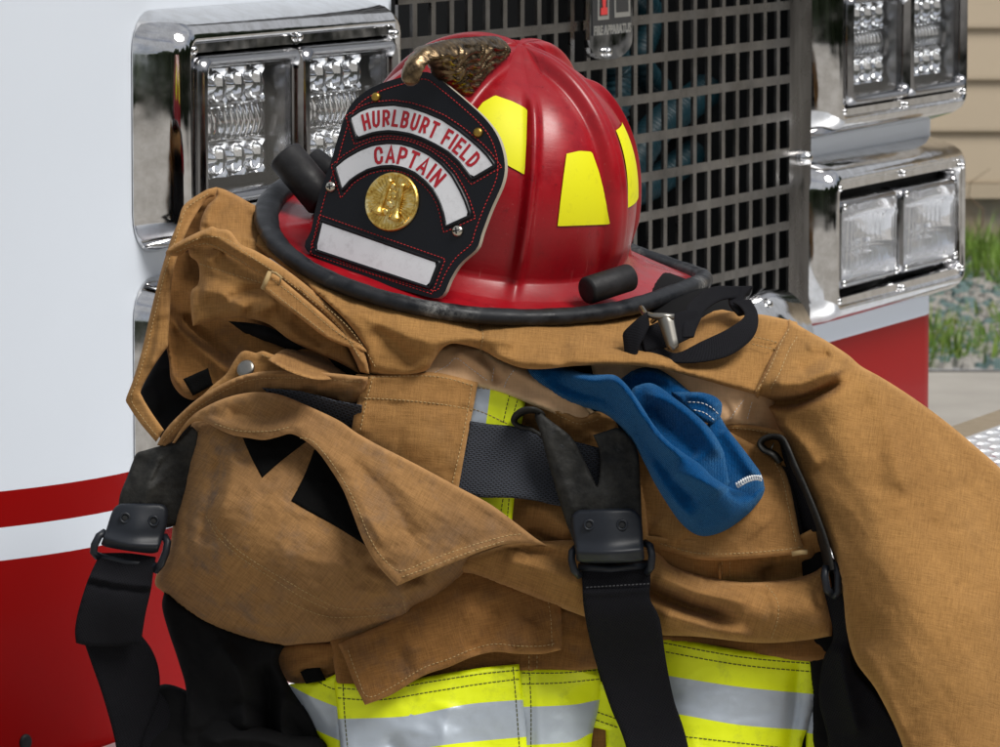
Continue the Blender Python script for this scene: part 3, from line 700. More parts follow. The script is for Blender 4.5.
# raised piped edge round the panels and red stitching
mat('red_thread', (.45, .012, .015), .6)
def offs(P, d):
    P = np.asarray(P, float); n = len(P); area = .5*np.sum(P[:, 0]*np.roll(P[:, 1], -1)-np.roll(P[:, 0], -1)*P[:, 1]); s = np.sign(area); Q = []
    for i in range(n):
        a = P[i]-P[i-1]; b = P[(i+1) % n]-P[i]; a = a/np.linalg.norm(a); b = b/np.linalg.norm(b); t_ = a+b; t_ /= np.linalg.norm(t_)+1e-9; nn = np.array([t_[1], -t_[0]])*s
        Q.append(P[i]+nn*d/max(.45, np.dot(nn, np.array([a[1], -a[0]])*s)))
    return np.array(Q)
def stitch_shield(P, d, closed=True, on=.0017, gap=.0011, r_=.00036, off=.0003):
    Q = offs(P, d) if d else P
    Q = resample(Q, on+gap, closed); mb = MB(); n = len(Q)
    for i in range(n if closed else n-1):
        a = Q[i]; b = Q[(i+1) % n]; t_ = (b-a); f = on/(on+gap)
        A = shw(*a, off-.0003); B = shw(*(a+t_*f), off-.0003); m_ = shw(*(a+t_*f/2), off+.0003)
        mb.tube([A, m_, B], r_, 5)
    return mb
S_ = [stitch_shield(so2, -.0052, True), stitch_shield(np.array([sh2(*p) for p in up_o+up_i]), .0042), stitch_shield(np.array([sh2(*p) for p in cp_o+cp_i]), .0040), stitch_shield(np.array([sh2(*p) for p in bt_]), .0046)]
for s_ in S_: o = s_.build('stitching', M['red_thread'], shield); o['kind'] = 'stuff'
def bead(px, d, w_, h_, off=0):
    P = offs(np.array([sh2(*p) for p in px]), d); P = resample(P, .002, True); mb = MB(); R = []
    for i in range(len(P)+1):
        p = P[i % len(P)]; q = P[(i+1) % len(P)]; t_ = q-p; t_ /= np.linalg.norm(t_)+1e-9; nn = np.array([t_[1], -t_[0]])
        R.append([shw(*(p-nn*w_), -.0004), shw(*(p-nn*w_*.6), h_*.8), shw(*p, h_), shw(*(p+nn*w_*.6), h_*.8), shw(*(p+nn*w_), -.0004)])
    mb.loft(R, False); return mb
for (px, a, b) in ((up_o+up_i, .0012, .0014), (cp_o+cp_i, .0012, .0014), (bt_, .0013, .0014)): bead(px, a, b, .0019).build('piping', M['shield_leather'], shield)
# lettering on the two bands
mat('letter_red', (.46, .010, .022), .45)
GLYPH = {
 'H': [[(0, 0), (0, 1)], [(1, 0), (1, 1)], [(0, .5), (1, .5)]], 'U': [[(0, 1), (0, .3), (.12, .09), (.5, 0), (.88, .09), (1, .3), (1, 1)]],
 'R': [[(0, 0), (0, 1)], [(0, 1), (.55, 1), (.93, .9), (1, .73), (.93, .56), (.55, .46), (0, .46)], [(.5, .46), (1, 0)]], 'L': [[(0, 1), (0, 0)], [(0, 0), (1, 0)]],
 'B': [[(0, 0), (0, 1)], [(0, 1), (.55, 1), (.88, .92), (.93, .77), (.86, .61), (.55, .53), (0, .53)], [(.5, .53), (.92, .43), (1, .27), (.9, .08), (.55, 0), (0, 0)]],
 'T': [[(0, 1), (1, 1)], [(.5, 1), (.5, 0)]], 'F': [[(0, 0), (0, 1)], [(0, 1), (1, 1)], [(0, .52), (.85, .52)]], 'I': [[(.5, 0), (.5, 1)]],
 'E': [[(0, 0), (0, 1)], [(0, 1), (1, 1)], [(0, .51), (.85, .51)], [(0, 0), (1, 0)]], 'D': [[(0, 0), (0, 1)], [(0, 1), (.45, 1), (.85, .88), (1, .6), (1, .4), (.85, .12), (.45, 0), (0, 0)]],
 'C': [[(1, .70), (.92, .9), (.68, 1), (.35, 1), (.08, .86), (0, .6), (0, .4), (.08, .14), (.35, 0), (.68, 0), (.92, .1), (1, .30)]],
 'A': [[(0, 0), (.5, 1.03), (1, 0)], [(.2, .28), (.8, .28)]], 'P': [[(0, 0), (0, 1)], [(0, 1), (.55, 1), (.93, .9), (1, .71), (.93, .52), (.55, .42), (0, .42)]], 'N': [[(0, 0), (0, 1)], [(0, 1), (1, 0)], [(1, 0), (1, 1)]]}
def band_text(txt, O, I, s0, s1, capm, wid, sw):
    O = np.array([sh2(*p) for p in O]); I = np.array([sh2(*p) for p in I[::-1]])
    O = resample(O, .0008); I = resample(I, .0008)
    def at(P, t_): k = t_*(len(P)-1); i = int(min(k, len(P)-2)); return P[i]+(P[i+1]-P[i])*(k-i)
    wd = {'I': .48, ' ': .55, 'A': 1.08, 'N': 1.06, 'T': .96, 'L': .88, 'F': .9, 'E': .92}
    ws = [wd.get(ch, 1.0) for ch in txt]; tot = sum(ws); x = 0
    for ch, w_ in zip(txt, ws):
        t_ = s0+(s1-s0)*(x+w_/2)/tot; x += w_
        if ch == ' ': continue
        p = (at(O, t_)+at(I, t_))/2; q = (at(O, min(1, t_+.02))+at(I, min(1, t_+.02)))/2-(at(O, max(0, t_-.02))+at(I, max(0, t_-.02)))/2; q /= np.linalg.norm(q); up = np.array([-q[1], q[0]])
        lw = wid*w_*(1 if ch != 'I' else 0)-sw; lw = max(lw, 0); lh = capm-sw; mb = MB(); lay = 0
        for st_ in GLYPH[ch]:
            pts = np.array([((a-.5)*lw, (b-.5)*lh) for a, b in st_]); e = sw/2; m_ = len(pts)
            d0 = pts[0]-pts[1]; d1 = pts[-1]-pts[-2]
            diag = abs(d0[0]) > 1e-6 and abs(d0[1]) > 1e-6
            if not diag or ch in 'UC': pts[0] = pts[0]+d0/np.linalg.norm(d0)*e
            if not diag or ch in 'UC': pts[-1] = pts[-1]+d1/np.linalg.norm(d1)*e
            if ch in 'A' and m_ == 3: 
                for k in (0, 2): pts[k] = pts[k]+(pts[k]-pts[1])/np.linalg.norm(pts[k]-pts[1])*e*.8
            Ls, Rs = [], []
            for i in range(m_):
                a = pts[i]-pts[i-1] if i else pts[1]-pts[0]; b = pts[i+1]-pts[i] if i < m_-1 else a
                a = a/np.linalg.norm(a); b = b/np.linalg.norm(b); t2 = a+b; t2 /= np.linalg.norm(t2)+1e-9; nn = np.array([-t2[1], t2[0]]); k = min(1.9, 1/max(.3, np.dot(nn, np.array([-a[1], a[0]]))))
                Ls.append(pts[i]+nn*e*k); Rs.append(pts[i]-nn*e*k)
            hgt = .00145+.00003*lay; lay += 1
            V = [shw(*(p+q*a_[0]+up*a_[1]), hgt) for pr_ in zip(Ls, Rs) for a_ in pr_]
            mb.add(V, [(2*i, 2*i+1, 2*i+3, 2*i+2) for i in range(m_-1)])
        mb.build('letter', M['letter_red'], shield, smooth=False)
band_text('HURLBURT FIELD', up_o, up_i, .055, .945, .0122, .0062, .0021)
band_text('CAPTAIN', cp_o, cp_i, .25, .76, .0126, .0072, .0022)
# medallion
t = mat('gold', (.78, .50, .11), .34, 1); c = t.coord('Object'); t.set(Base=t.ramp(t.noise(c, 160, 5, .7), [(.3, (.40, .20, .03)), (.5, (.80, .55, .14)), (.7, (.95, .82, .45))])); t.bump(t.noise(c, 500, 3), .3, .0006)
mat('gold_dull', (.30, .17, .10), .45, .7)
mc = sh2(392.5, 202); mr = .0212; nr_, na = 26, 120; V = [shw(*mc, .0022)]; F = []
for i in range(1, nr_+1):
    for k in range(na):
        a = 2*PI*k/na; r_ = mr*i/nr_; h_ = .0022+(.0007*math.cos(k*2*PI/3) if .25 < i/nr_ < .92 else 0)+(.0009 if i/nr_ >= .92 else 0)-(.0025 if i == nr_ else 0)
        V.append(shw(mc[0]+r_*math.cos(a), mc[1]+r_*math.sin(a), h_))
for k in range(na): F.append((0, 1+k, 1+(k+1) % na))
for i in range(nr_-1):
    for k in range(na): a = 1+i*na+k; b = 1+i*na+(k+1) % na; F.append((a, a+na, b+na, b))
mb = MB(); mb.add(V, F); med = mb.build('medallion', M['gold'], shield); LOCALS.add(med.name)
# two upright bugles in relief, crossed by a lumpy centre
for sgn in (-1, 1):
    mb = MB(); bs = mc+np.array([sgn*.0076+.001, -.0115]); tp_ = mc+np.array([sgn*.0052-.0005, .0145])
    pts = [shw(*(bs+(tp_-bs)*q), .0036) for q in np.linspace(0, 1, 12)]
    mb.tube(pts, [.0052, .0046, .0030, .0022, .0019, .0018, .0021, .0018, .0018, .0018, .0024, .0028], 12); mb.build('bugle_relief', M['gold'], med)
mb = MB(); st = random.Random(3)
for k in range(16): dome(mb, shw(mc[0]+st.uniform(-.0055, .0055), mc[1]+st.uniform(-.009, .011), .0022), SN, st.uniform(.0016, .0030), .0012, 8)
mb.build('crest_relief', M['gold'], med)
mat('brass', (.42, .27, .06), .4, 1); mat('screw_steel', (.62, .58, .50), .22, 1)
for (u, v, m_, rr_) in ((375.7, 97, 'brass', .0034), (477.8, 132.4, 'brass', .0036), (330.4, 186.7, 'screw_steel', .0040), (456.9, 230.8, 'screw_steel', .0043)):
    q = sh2(u, v); mb = MB(); dome(mb, shw(*q, .0), SN, rr_, .0030, 16)
    if m_ == 'screw_steel':
        for a in (0.5, .5+PI/2):
            dx = np.array([math.cos(a), math.sin(a)])*rr_*.55; mb.tube([shw(*(q-dx), .00300), shw(*(q+dx), .00300)], .00055, 5, mi=1)
    mb.build('rivet' if m_ == 'brass' else 'screw', [M[m_], M['void_black']], shield)
# brass eagle holder: a fin in the helmet's middle plane
t = mat('old_brass', (.30, .20, .08), .3, 1); c = t.coord('Object'); t.set(Base=t.ramp(t.noise(c, 110, 5, .7), [(.35, (.05, .036, .024)), (.55, (.20, .14, .08)), (.75, (.36, .28, .17))]), Roughness=t.ramp(t.noise(c, 90, 3), [(.3, .2), (.7, .45)])); t.bump(t.noise(c, 330, 3), .35, .001)
def sym(u, v, l=.0): q = h_plane(u, v, (l, 0, 0), np.array([1., 0, 0])); return np.array([q[1], q[2]])
eg = [(416, 86), (418, 77), (422, 67), (429, 58), (439, 50), (451, 46), (465, 43), (485, 41), (507, 40), (514, 46), (512, 56), (500, 68), (486, 82), (474, 97), (466, 102), (458, 92), (450, 85), (444, 73), (438, 64), (432, 66), (427, 75), (423, 86), (419, 90)]
E2 = np.array([sym(*p, .009) for p in eg]); E2 = resample(catmull(E2, 5, True), .0012, True)
V, F, nb = poly_fill(E2, .0012); dd = dist_poly(V, E2, True)
def vnoise(P, f, seed=0):
    P = np.asarray(P)*f; r_ = np.random.default_rng(seed).random((64, 64)); i = np.floor(P).astype(int); t_ = P-i; t_ = t_*t_*t_*(t_*(t_*6-15)+10)
    a = r_[i[:, 0] % 64, i[:, 1] % 64]; b = r_[(i[:, 0]+1) % 64, i[:, 1] % 64]; c_ = r_[i[:, 0] % 64, (i[:, 1]+1) % 64]; d = r_[(i[:, 0]+1) % 64, (i[:, 1]+1) % 64]
    return (a*(1-t_[:, 0])+b*t_[:, 0])*(1-t_[:, 1])+(c_*(1-t_[:, 0])+d*t_[:, 0])*t_[:, 1]-.5
def fbm(P, f, seed=0, oct_=4, g=.5):
    s = 0; a = 1
    for o in range(oct_): s = s+a*vnoise(P, f*2**o, seed+o*7); a *= g
    return s
hw = .0085*np.clip(dd/.007, 0, 1)**.5
warp = V+.004*np.stack([fbm(V, 120, 1, 2), fbm(V, 120, 2, 2)], 1)
ax = np.array([warp[:, 0]*.95+warp[:, 1]*.3, -warp[:, 0]*.3+warp[:, 1]*.95]).T
feath = np.abs(np.sin(ax[:, 1]*PI/.0058+1.6*np.sin(ax[:, 0]*PI/.014)))
rel = (.0036*feath+.0012*fbm(V, 260, 5, 3))*np.clip(dd/.005, 0, 1)*np.clip((V[:, 0]-V[:, 0].min()-.006)/.012, .15, 1)
mb = MB(); n = len(V); mb.v = [(h+r_, y, z) for h, r_, (y, z) in zip(hw, rel, V)]+[(-h-r_, y, z) for h, r_, (y, z) in zip(hw, rel, V)]
for f in F: mb.f += [f, tuple(i+n for i in f[::-1])]; mb.m += [0, 0]
for i in range(nb): pass
ec = {}
for f in F:
    for i in range(len(f)): e = (f[i], f[(i+1) % len(f)]); ec.setdefault(tuple(sorted(e)), []).append(e)
for k, e in ec.items():
    if len(e) == 1: a, b = e[0]; mb.f.append((b, a, a+n, b+n)); mb.m.append(0)
mb.build('eagle_holder', M['old_brass'], helmet)
# rubber holders on both sides
def capsule(name, a, b, r_, m_, flat=.15):
    a = np.array(a); b = np.array(b); mb = MB(); ax_ = (b-a)/np.linalg.norm(b-a); pts = []; rs = []
    for q, s in ((0, .75), (.02, .93), (.05, 1), (.5, 1), (.95, 1), (.975, .97), (.99, .9)): pts.append(a+(b-a)*q); rs.append(r_*s)
    pts.append(b+(b-a)*-.012); rs.append(r_*.6); pts.append(b+(b-a)*-.03); rs.append(r_*.3)
    mb.tube(pts, rs, 24); return mb.build(name, m_, helmet, auto=50)
capsule('goggle_stop', h_at(586, 291, 3.890), h_at(630, 277, 3.915), .0100, M['rubber_black'])
capsule('goggle_stop', h_at(325, 203, 3.975), h_at(284, 154, 3.985), .0135, M['rubber_black'])
capsule('goggle_stop', h_at(338, 178, 4.05), h_at(312, 158, 4.06), .009, M['rubber_black'])
# bond: strap with buckle hanging below the far brim
t = mat('webbing_black', (.008, .008, .011), .8, 0, Spec=.15); c = t.coord('UV')
def ribbon(name, A, B, th_, m_, parent, n=10, d=None):
    "A, B: edge curves of (u,v,D); a strap with real thickness"
    A = catmull(np.array(A, float), n); B = catmull(np.array(B, float), n)
    PA = W(A[:, 0], A[:, 1], A[:, 2]); PB = W(B[:, 0], B[:, 1], B[:, 2]); m_n = len(PA)
    Mid = (PA+PB)/2; mb = MB(); R = []; uv = []; L = 0
    for i in range(m_n):
        t_ = Mid[min(i+1, m_n-1)]-Mid[max(i-1, 0)]; nn = np.cross(t_, PB[i]-PA[i]); nn = nn/(np.linalg.norm(nn)+1e-9)*th_/2
        if i: L += np.linalg.norm(Mid[i]-Mid[i-1])
        w_ = np.linalg.norm(PB[i]-PA[i]); K = 8; top = [PA[i]*(1-k/K)+PB[i]*k/K+nn*(1 if 0 < k < K else .5) for k in range(K+1)]; bot = [PA[i]*(1-k/K)+PB[i]*k/K-nn*(1 if 0 < k < K else .5) for k in range(K, -1, -1)]
        R.append(top+bot); uv += [(L*1000, w_*1000*k/K) for k in range(K+1)]+[(L*1000, w_*1000*k/K) for k in range(K, -1, -1)]
    mb.loft(R, True, True, True)
    if parent.name in LOCALS: mb.v = [tuple(HM.T@(np.array(p)-HC)) for p in mb.v]
    return obj(name, mb.v, mb.f, m_, parent, midx=mb.m, uv=uv)
# webbing weave in millimetre UVs
def weave(t, sx, sy, amt, base, hi):
    c = t.node('ShaderNodeTexCoord').outputs['UV']; sp = t.node('ShaderNodeSeparateXYZ'); t.link(c, sp.inputs[0])
    x = t.math('MULTIPLY', sp.outputs[0], 2*PI/sx); y = t.math('MULTIPLY', sp.outputs[1], 2*PI/sy)
    row = t.math('MULTIPLY', t.math('ROUND', t.math('MULTIPLY', sp.outputs[1], 2/sy)), PI)
    h = t.math('MULTIPLY', t.math('ABSOLUTE', t.math('SINE', t.math('ADD', t.math('MULTIPLY', x, .5), t.math('MULTIPLY', row, .5)))), t.math('ABSOLUTE', t.math('SINE', y)))
    h = t.ramp(h, [(.12, 0), (.55, 1)]); t.set(Base=t.mix(h, base, hi)); t.bump(h, amt, .0012)
weave(t, 2.2, 2.0, .8, (.003, .003, .0045), (.014, .014, .018))
t = mat('webbing_grey', (.03, .035, .045), .7); weave(t, 3.6, 2.8, 1.0, (.003, .004, .007), (.045, .054, .075))
strap = thing('chin_strap', '', ''); del strap['label']; del strap['category']; strap.parent = helmet; LOCALS.add(strap.name)
wb = M['webbing_black']
def zl_(P): return [(u, v, 3.872-z/1000) for u, v, z in P]
ribbon('webbing', zl_([(750, 300, -42), (757, 312, -26), (757.5, 327, -4), (750, 341, 10), (728, 356, 26), (697, 362.5, 36), (666, 362.5, 38), (645, 361, 36), (634, 356, 32)]), zl_([(733, 303, -36), (741, 308, -26), (744, 317, -8), (728, 329, 10), (701, 342, 22), (678, 353, 32), (664, 349, 32), (655, 338, 28), (650.5, 327, 22)]), .002, wb, strap)
ribbon('webbing', zl_([(752, 286, -70), (735, 286.5, -58), (714, 287, -46), (697, 295, -30), (686, 308, 0), (683, 324, 20), (682, 338, 28)]), zl_([(748, 296, -66), (738, 298, -50), (722, 300, -36), (707, 309, -12), (700, 321, 8), (696, 330, 18), (694, 337, 24)]), .002, wb, strap)
ribbon('webbing', zl_([(753, 287, -62), (748, 292, -56), (744, 300, -48), (750, 312, -34)]), zl_([(730, 291, -60), (728, 298, -52), (730, 306, -40), (738, 315, -28)]), .003, wb, strap)
ribbon('webbing', zl_([(697, 309, 0), (680, 312, 14), (668, 318, 22), (640, 330, 26)]), zl_([(694, 336, 22), (684, 341, 28), (672, 346, 32), (645, 352, 34)]), .002, wb, strap)
ribbon('strap_end', zl_([(624, 333, 32), (628, 328, 34), (640, 317, 34), (647, 312, 30)]), zl_([(627, 358, 36), (634, 361, 40), (640, 345, 40), (649, 327, 34)]), .004, wb, strap)
mat('nickel', (.30, .285, .255), .38, 1)
def wbar(name, pts, r_, m_, parent, n=8):
    mb = MB(); mb.tube([HM.T@(W(p[0], p[1], p[2])-HC) for p in pts], r_, n); return mb.build(name, m_, parent)
bk = ribbon('buckle', zl_([(658, 315, 34), (664, 313, 38), (672, 315, 36)]), zl_([(669, 349, 38), (673, 350, 42), (678, 347, 40)]), .0035, M['nickel'], strap, n=4)
wbar('hook', zl_([(641, 308, 20), (645, 314, 28), (653, 316, 34), (662, 316, 38), (674, 317, 38)]), .0022, M['nickel'], strap)
wbar('hook', zl_([(652, 322, 26), (657, 318, 32), (662, 316, 36)]), .0016, M['nickel'], strap)
# dark suspension lining under the brim
t = mat('dark_liner', (.004, .004, .005), .9); t.set(Spec=.1)
mb = MB(); R = []
for i, (s_, zz_) in enumerate(((1.0, .004), (.99, -.012), (.97, -.030), (.90, -.042), (.6, -.03))):
    R.append([np.array([math.sin(a)*BB*s_*1.0, -math.cos(a)*(AF if math.cos(a) > 0 else AR)*s_, zz_*(1 if math.cos(a) < .3 else .45)]) for a in np.linspace(0, 2*PI, 49)[:-1]])
mb.loft(R, True, False, True); mb.build('ear_flap_liner', M['dark_liner'], helmet)
# ------------------------------------------------------------------ cloth tools: every piece is a draped sheet with its own relief and thickness
GD = 3.88
o_rel = {}; CREASE = {'sleeve': .45, 'reflective_band': .5, 'hood_body': .6}
def spl(P, n=7):
    "closed outline; points with a third value 1 are sharp corners"
    P = [tuple(p) for p in P]; m = len(P); out = []
    cor = [i for i in range(m) if len(P[i]) > 2 and P[i][2]]
    X = np.array([p[:2] for p in P], float)
    if not cor: return catmull(X, n, True)
    for a, b in zip(cor, cor[1:]+[cor[0]+m]):
        seg = [X[i % m] for i in range(a, b+1)]
        q = catmull(seg, n) if len(seg) > 2 else np.array(seg); out.append(q[:-1])
    return np.vstack(out)
def tps(pts):
    P = np.array([p[:2] for p in pts], float)/100; z = np.array([p[2] for p in pts], float); n = len(P)
    if n < 3: return lambda U, V: np.full(U.shape, z.mean())
    def ker(d2): return .5*d2*np.log(d2+1e-9)
    K = ker(((P[:, None]-P[None])**2).sum(2))+np.eye(n)*.002; A = np.zeros((n+3, n+3)); A[:n, :n] = K; A[:n, n] = 1; A[:n, n+1:] = P; A[n, :n] = 1; A[n+1:, :n] = P.T
    w_ = np.linalg.lstsq(A, np.r_[z, 0, 0, 0], rcond=None)[0]
    def f(U, V):
        Q = np.stack([U, V], 1)/100; out = np.empty(len(Q))
        for s in range(0, len(Q), 5000):
            q = Q[s:s+5000]; out[s:s+5000] = ker(((q[:, None]-P[None])**2).sum(2))@w_[:n]+w_[n]+q@w_[n+1:]
        return out
    return f
def sstep(x): x = np.clip(x, 0, 1); return x*x*(3-2*x)
class Relief:
    def __init__(s, z, ridges=(), steps=(), edge=(5, 3), noise=(1.2, .35), seed=0, outline=None, rot=0, hem=0):
        s.base = (lambda U, V: np.full(U.shape, float(z))) if np.isscalar(z) else tps(z)
        s.ridges = [(resample(catmull([p[:2] for p in r[0]], 6), 3), r[1], r[2]*1.65, (r[3] if len(r) > 3 else (.15, .15))) for r in ridges]
        s.steps = [(resample(catmull([p[:2] for p in r[0]], 6), 3), r[1], r[2], (r[3] if len(r) > 3 else 0), (r[4] if len(r) > 4 else 40)) for r in steps]
        s.edge = edge; s.noise = noise; s.seed = seed; s.out = outline; s.rot = rot; s.hem = hem
    def __call__(s, U, V, dedge=None):
        U = np.asarray(U, float); V = np.asarray(V, float); G = np.stack([U, V], 1); z = s.base(U, V)
        for P, w_, h_, (ta, tb) in s.ridges:
            d, sg, par = dist_poly(G, P, False, True); tp_ = sstep(par/max(ta, 1e-3))*sstep((1-par)/max(tb, 1e-3)) if (ta or tb) else 1
            if isinstance(w_, (tuple, list)): ww = np.where(sg > 0, w_[0], w_[1])
            else: ww = w_
            z = z+h_*(.45*np.exp(-(d/ww)**2)+.55*np.exp(-1.7*np.sqrt(d*d+.8)/ww))*tp_
        for P, h_, w_, tt_, reach in s.steps:      # raised on the left-hand side of the line (screen: sg<0), fading with distance
            d, sg, par = dist_poly(G, P, False, True); tp_ = (sstep(par/.12) if tt_ in (1, 3) else 1)*(sstep((1-par)/.25) if tt_ in (2, 3) else 1)
            x = d*sg; z = z+h_*tp_*(1-sstep((x+w_)/(2*w_)))*np.exp(-np.clip(-x, 0, None)/reach)
        c, sn = math.cos(math.radians(s.rot)), math.sin(math.radians(s.rot)); Q = np.stack([(U*c+V*sn)/1.0, (-U*sn+V*c)*1.8], 1)
        big, sm = s.noise
        Qw = Q+14*np.stack([vnoise(Q, 1/60, s.seed+3), vnoise(Q, 1/60, s.seed+4)], 1)
        fold = (1-np.abs(2*vnoise(Qw, 1/34, s.seed+8))*1.6)**3      # soft creases
        z = z+big*(2.0*fbm(Qw, 1/70, s.seed, 2)+.28*fold)+sm*2.4*fbm(Q, 1/16, s.seed+20, 4, .6)
        if dedge is None and s.out is not None: dedge = dist_poly(G, s.out, True)
        if dedge is not None:
            r_, h_ = s.edge; k = np.clip(dedge/r_, 0, 1); z = z-h_*(1-np.sqrt(1-(1-k)**2+1e-9))
            if s.hem: z = z+s.hem*sstep((s.hemw-dedge)/2.0+.5) if hasattr(s, 'hemw') else z
        return z
def cloth(name, parent, mats, outline, z, ridges=(), steps=(), edge=(5, 3), noise=(1.2, .35), seed=0, rot=0, thick=2.0, grid=3.2, cuts=(), mfun=None, uvrot=0, hem=0, hemw=9, label=None, sharp=False, wear=1.0, pad=None):
    O = spl(outline) if not sharp else np.array([p[:2] for p in outline], float)
    O = resample_keep(O, grid*.8)
    x0, y0 = O.min(0); x1, y1 = O.max(0); ridges = list(ridges)
    if noise[0] >= 1.2 and mats not in (M['lining_black'],):     # small crisp creases
        cr = random.Random(seed*13+1); k_ = int(min(16, (x1-x0)*(y1-y0)/3300*CREASE.get(name, 1)))
        for _ in range(k_):
            cx, cy = cr.uniform(x0, x1), cr.uniform(y0, y1); an = math.radians(rot+cr.choice((0, 0, 90))+cr.uniform(-35, 35)); L_ = cr.uniform(12, 34); bw = cr.uniform(-.25, .25)
            pl = [(cx+math.cos(an)*L_*q-math.sin(an)*L_*bw*(1-q*q), cy+math.sin(an)*L_*q+math.cos(an)*L_*bw*(1-q*q)) for q in (-1, -.5, 0, .5, 1)]
            ridges.append((pl, cr.uniform(2.6, 5.5), cr.choice((1, -1, 1))*cr.uniform(.35, .95), (.4, .4)))
    R = Relief(z, ridges, steps, edge, noise, seed, O, rot, hem); R.hemw = hemw
    gy = np.arange(y0, y1, grid*.866); pts = []
    for i, y in enumerate(gy): xs = np.arange(x0+(grid/2 if i % 2 else 0), x1, grid); pts.append(np.stack([xs, np.full(len(xs), y)], 1))
    G = np.vstack(pts); G = G[inside(G, O)]; G = G[dist_poly(G, O, True) > grid*.45]
    n = len(O); VV = [O, G]; E = [(i, (i+1) % n) for i in range(n)]; k = n+len(G)
    for c in cuts:
        C = resample(catmull(c, 6), grid*.8); C2 = C; VV.append(C2); E += [(k+i, k+i+1) for i in range(len(C2)-1)]; k += len(C2)
        G2 = VV[1]; 
    if cuts:
        keep = np.ones(len(G), bool)
        for c in VV[2:]: keep &= dist_poly(G, c, False) > grid*.4
        G = G[keep]; VV[1] = G; E = [(i, (i+1) % n) for i in range(n)]; k = n+len(G)
        for c in VV[2:]: E += [(k+i, k+i+1) for i in range(len(c)-1)]; k += len(c)
    A = np.vstack(VV)
    r_ = delaunay_2d_cdt([Vector(p) for p in A], E, [], 1, 1e-4)
    P = np.array([tuple(v) for v in r_[0]]); F = [tuple(f) for f in r_[2]]
    used = sorted({i for f in F for i in f}); mp_ = {a: b for b, a in enumerate(used)}; P = P[used]; F = [tuple(mp_[i] for i in f) for f in F]
    if cuts:
        ins = inside(np.array([P[list(f)].mean(0) for f in F]), O); F = [f for f, k_ in zip(F, ins) if k_]
    de = dist_poly(P, O, True); zz_ = R(P[:, 0], P[:, 1], de); m_ = len(P)
    front = W(P[:, 0], P[:, 1], GD-zz_/1000)
    # back sheet: pushed away along the view line and pulled in a touch so the edge is rounded
    back = W(P[:, 0], P[:, 1], GD-(zz_-thick*(.55+.45*np.clip(de/4, 0, 1)))/1000)
    mb = MB(); mb.v = [tuple(p) for p in front]+[tuple(p) for p in back]; mi = []
    ec = {}
    for f in F:
        a, b, c = P[f[0]], P[f[1]], P[f[2]]
        if (b[0]-a[0])*(c[1]-a[1])-(b[1]-a[1])*(c[0]-a[0]) > 0: f = f[::-1]
        q = 0
        if mfun is not None: cc = P[list(f)].mean(0); q = mfun(cc[0], cc[1])
        mb.f.append(f); mb.m.append(q); mb.f.append(tuple(i+m_ for i in f[::-1])); mb.m.append(q)
        for i in range(len(f)): e = (f[i], f[(i+1) % len(f)]); ec.setdefault(tuple(sorted(e)), []).append((e, q))
    for k_, e in ec.items():
        if len(e) == 1: (a, b), q = e[0]; mb.f.append((b, a, a+m_, b+m_)); mb.m.append(q)
    c, sn = math.cos(math.radians(uvrot)), math.sin(math.radians(uvrot)); k_ = GD/FPX*1000
    uv = np.stack([(P[:, 0]*c+P[:, 1]*sn)*k_, (-P[:, 0]*sn+P[:, 1]*c)*k_+zz_*.12], 1); uv = np.vstack([uv, uv])
    wr = np.clip(1-de/5.0, 0, 1)*wear; wr = np.r_[wr, wr]
    o = obj(name, mb.v, mb.f, mats, parent, midx=mb.m, uv=uv, attr={'wear': wr}, label=label)
    o_rel[o.name] = R
    return o, R

def resample_keep(O, d):
    out = []; n = len(O)
    for i in range(n):
        a, b = O[i], O[(i+1) % n]; L = np.linalg.norm(b-a); k = max(1, int(round(L/d)))
        if L < d*.35 and len(out) > 0: continue
        for j in range(k): out.append(a+(b-a)*j/k)
    return np.array(out)
def stitch(R, parent, paths, m_, on=3.0, gap=1.4, r_=.00042, off=.25, name='stitching', groove=True):
    mb = MB()
    for pth in paths:
        P = resample(catmull(np.array(pth, float), 8), on+gap)
        for i in range(len(P)-1):
            a = P[i]; t_ = P[i+1]-P[i]; f = on/(on+gap); q = np.array([a, a+t_*f*.5, a+t_*f]); z = R(q[:, 0], q[:, 1])
            w_ = W(q[:, 0], q[:, 1], GD-(z+np.array([off-.3, off, off-.3]))/1000); mb.tube(w_, r_, 5)
    o = mb.build(name, m_, parent); o['kind'] = 'stuff'; return o
def tube_px(name, pts, r_, m_, parent, n=8):
    mb = MB(); mb.tube([W(u, v, GD-z/1000) for u, v, z in pts], r_, n); return mb.build(name, m_, parent)
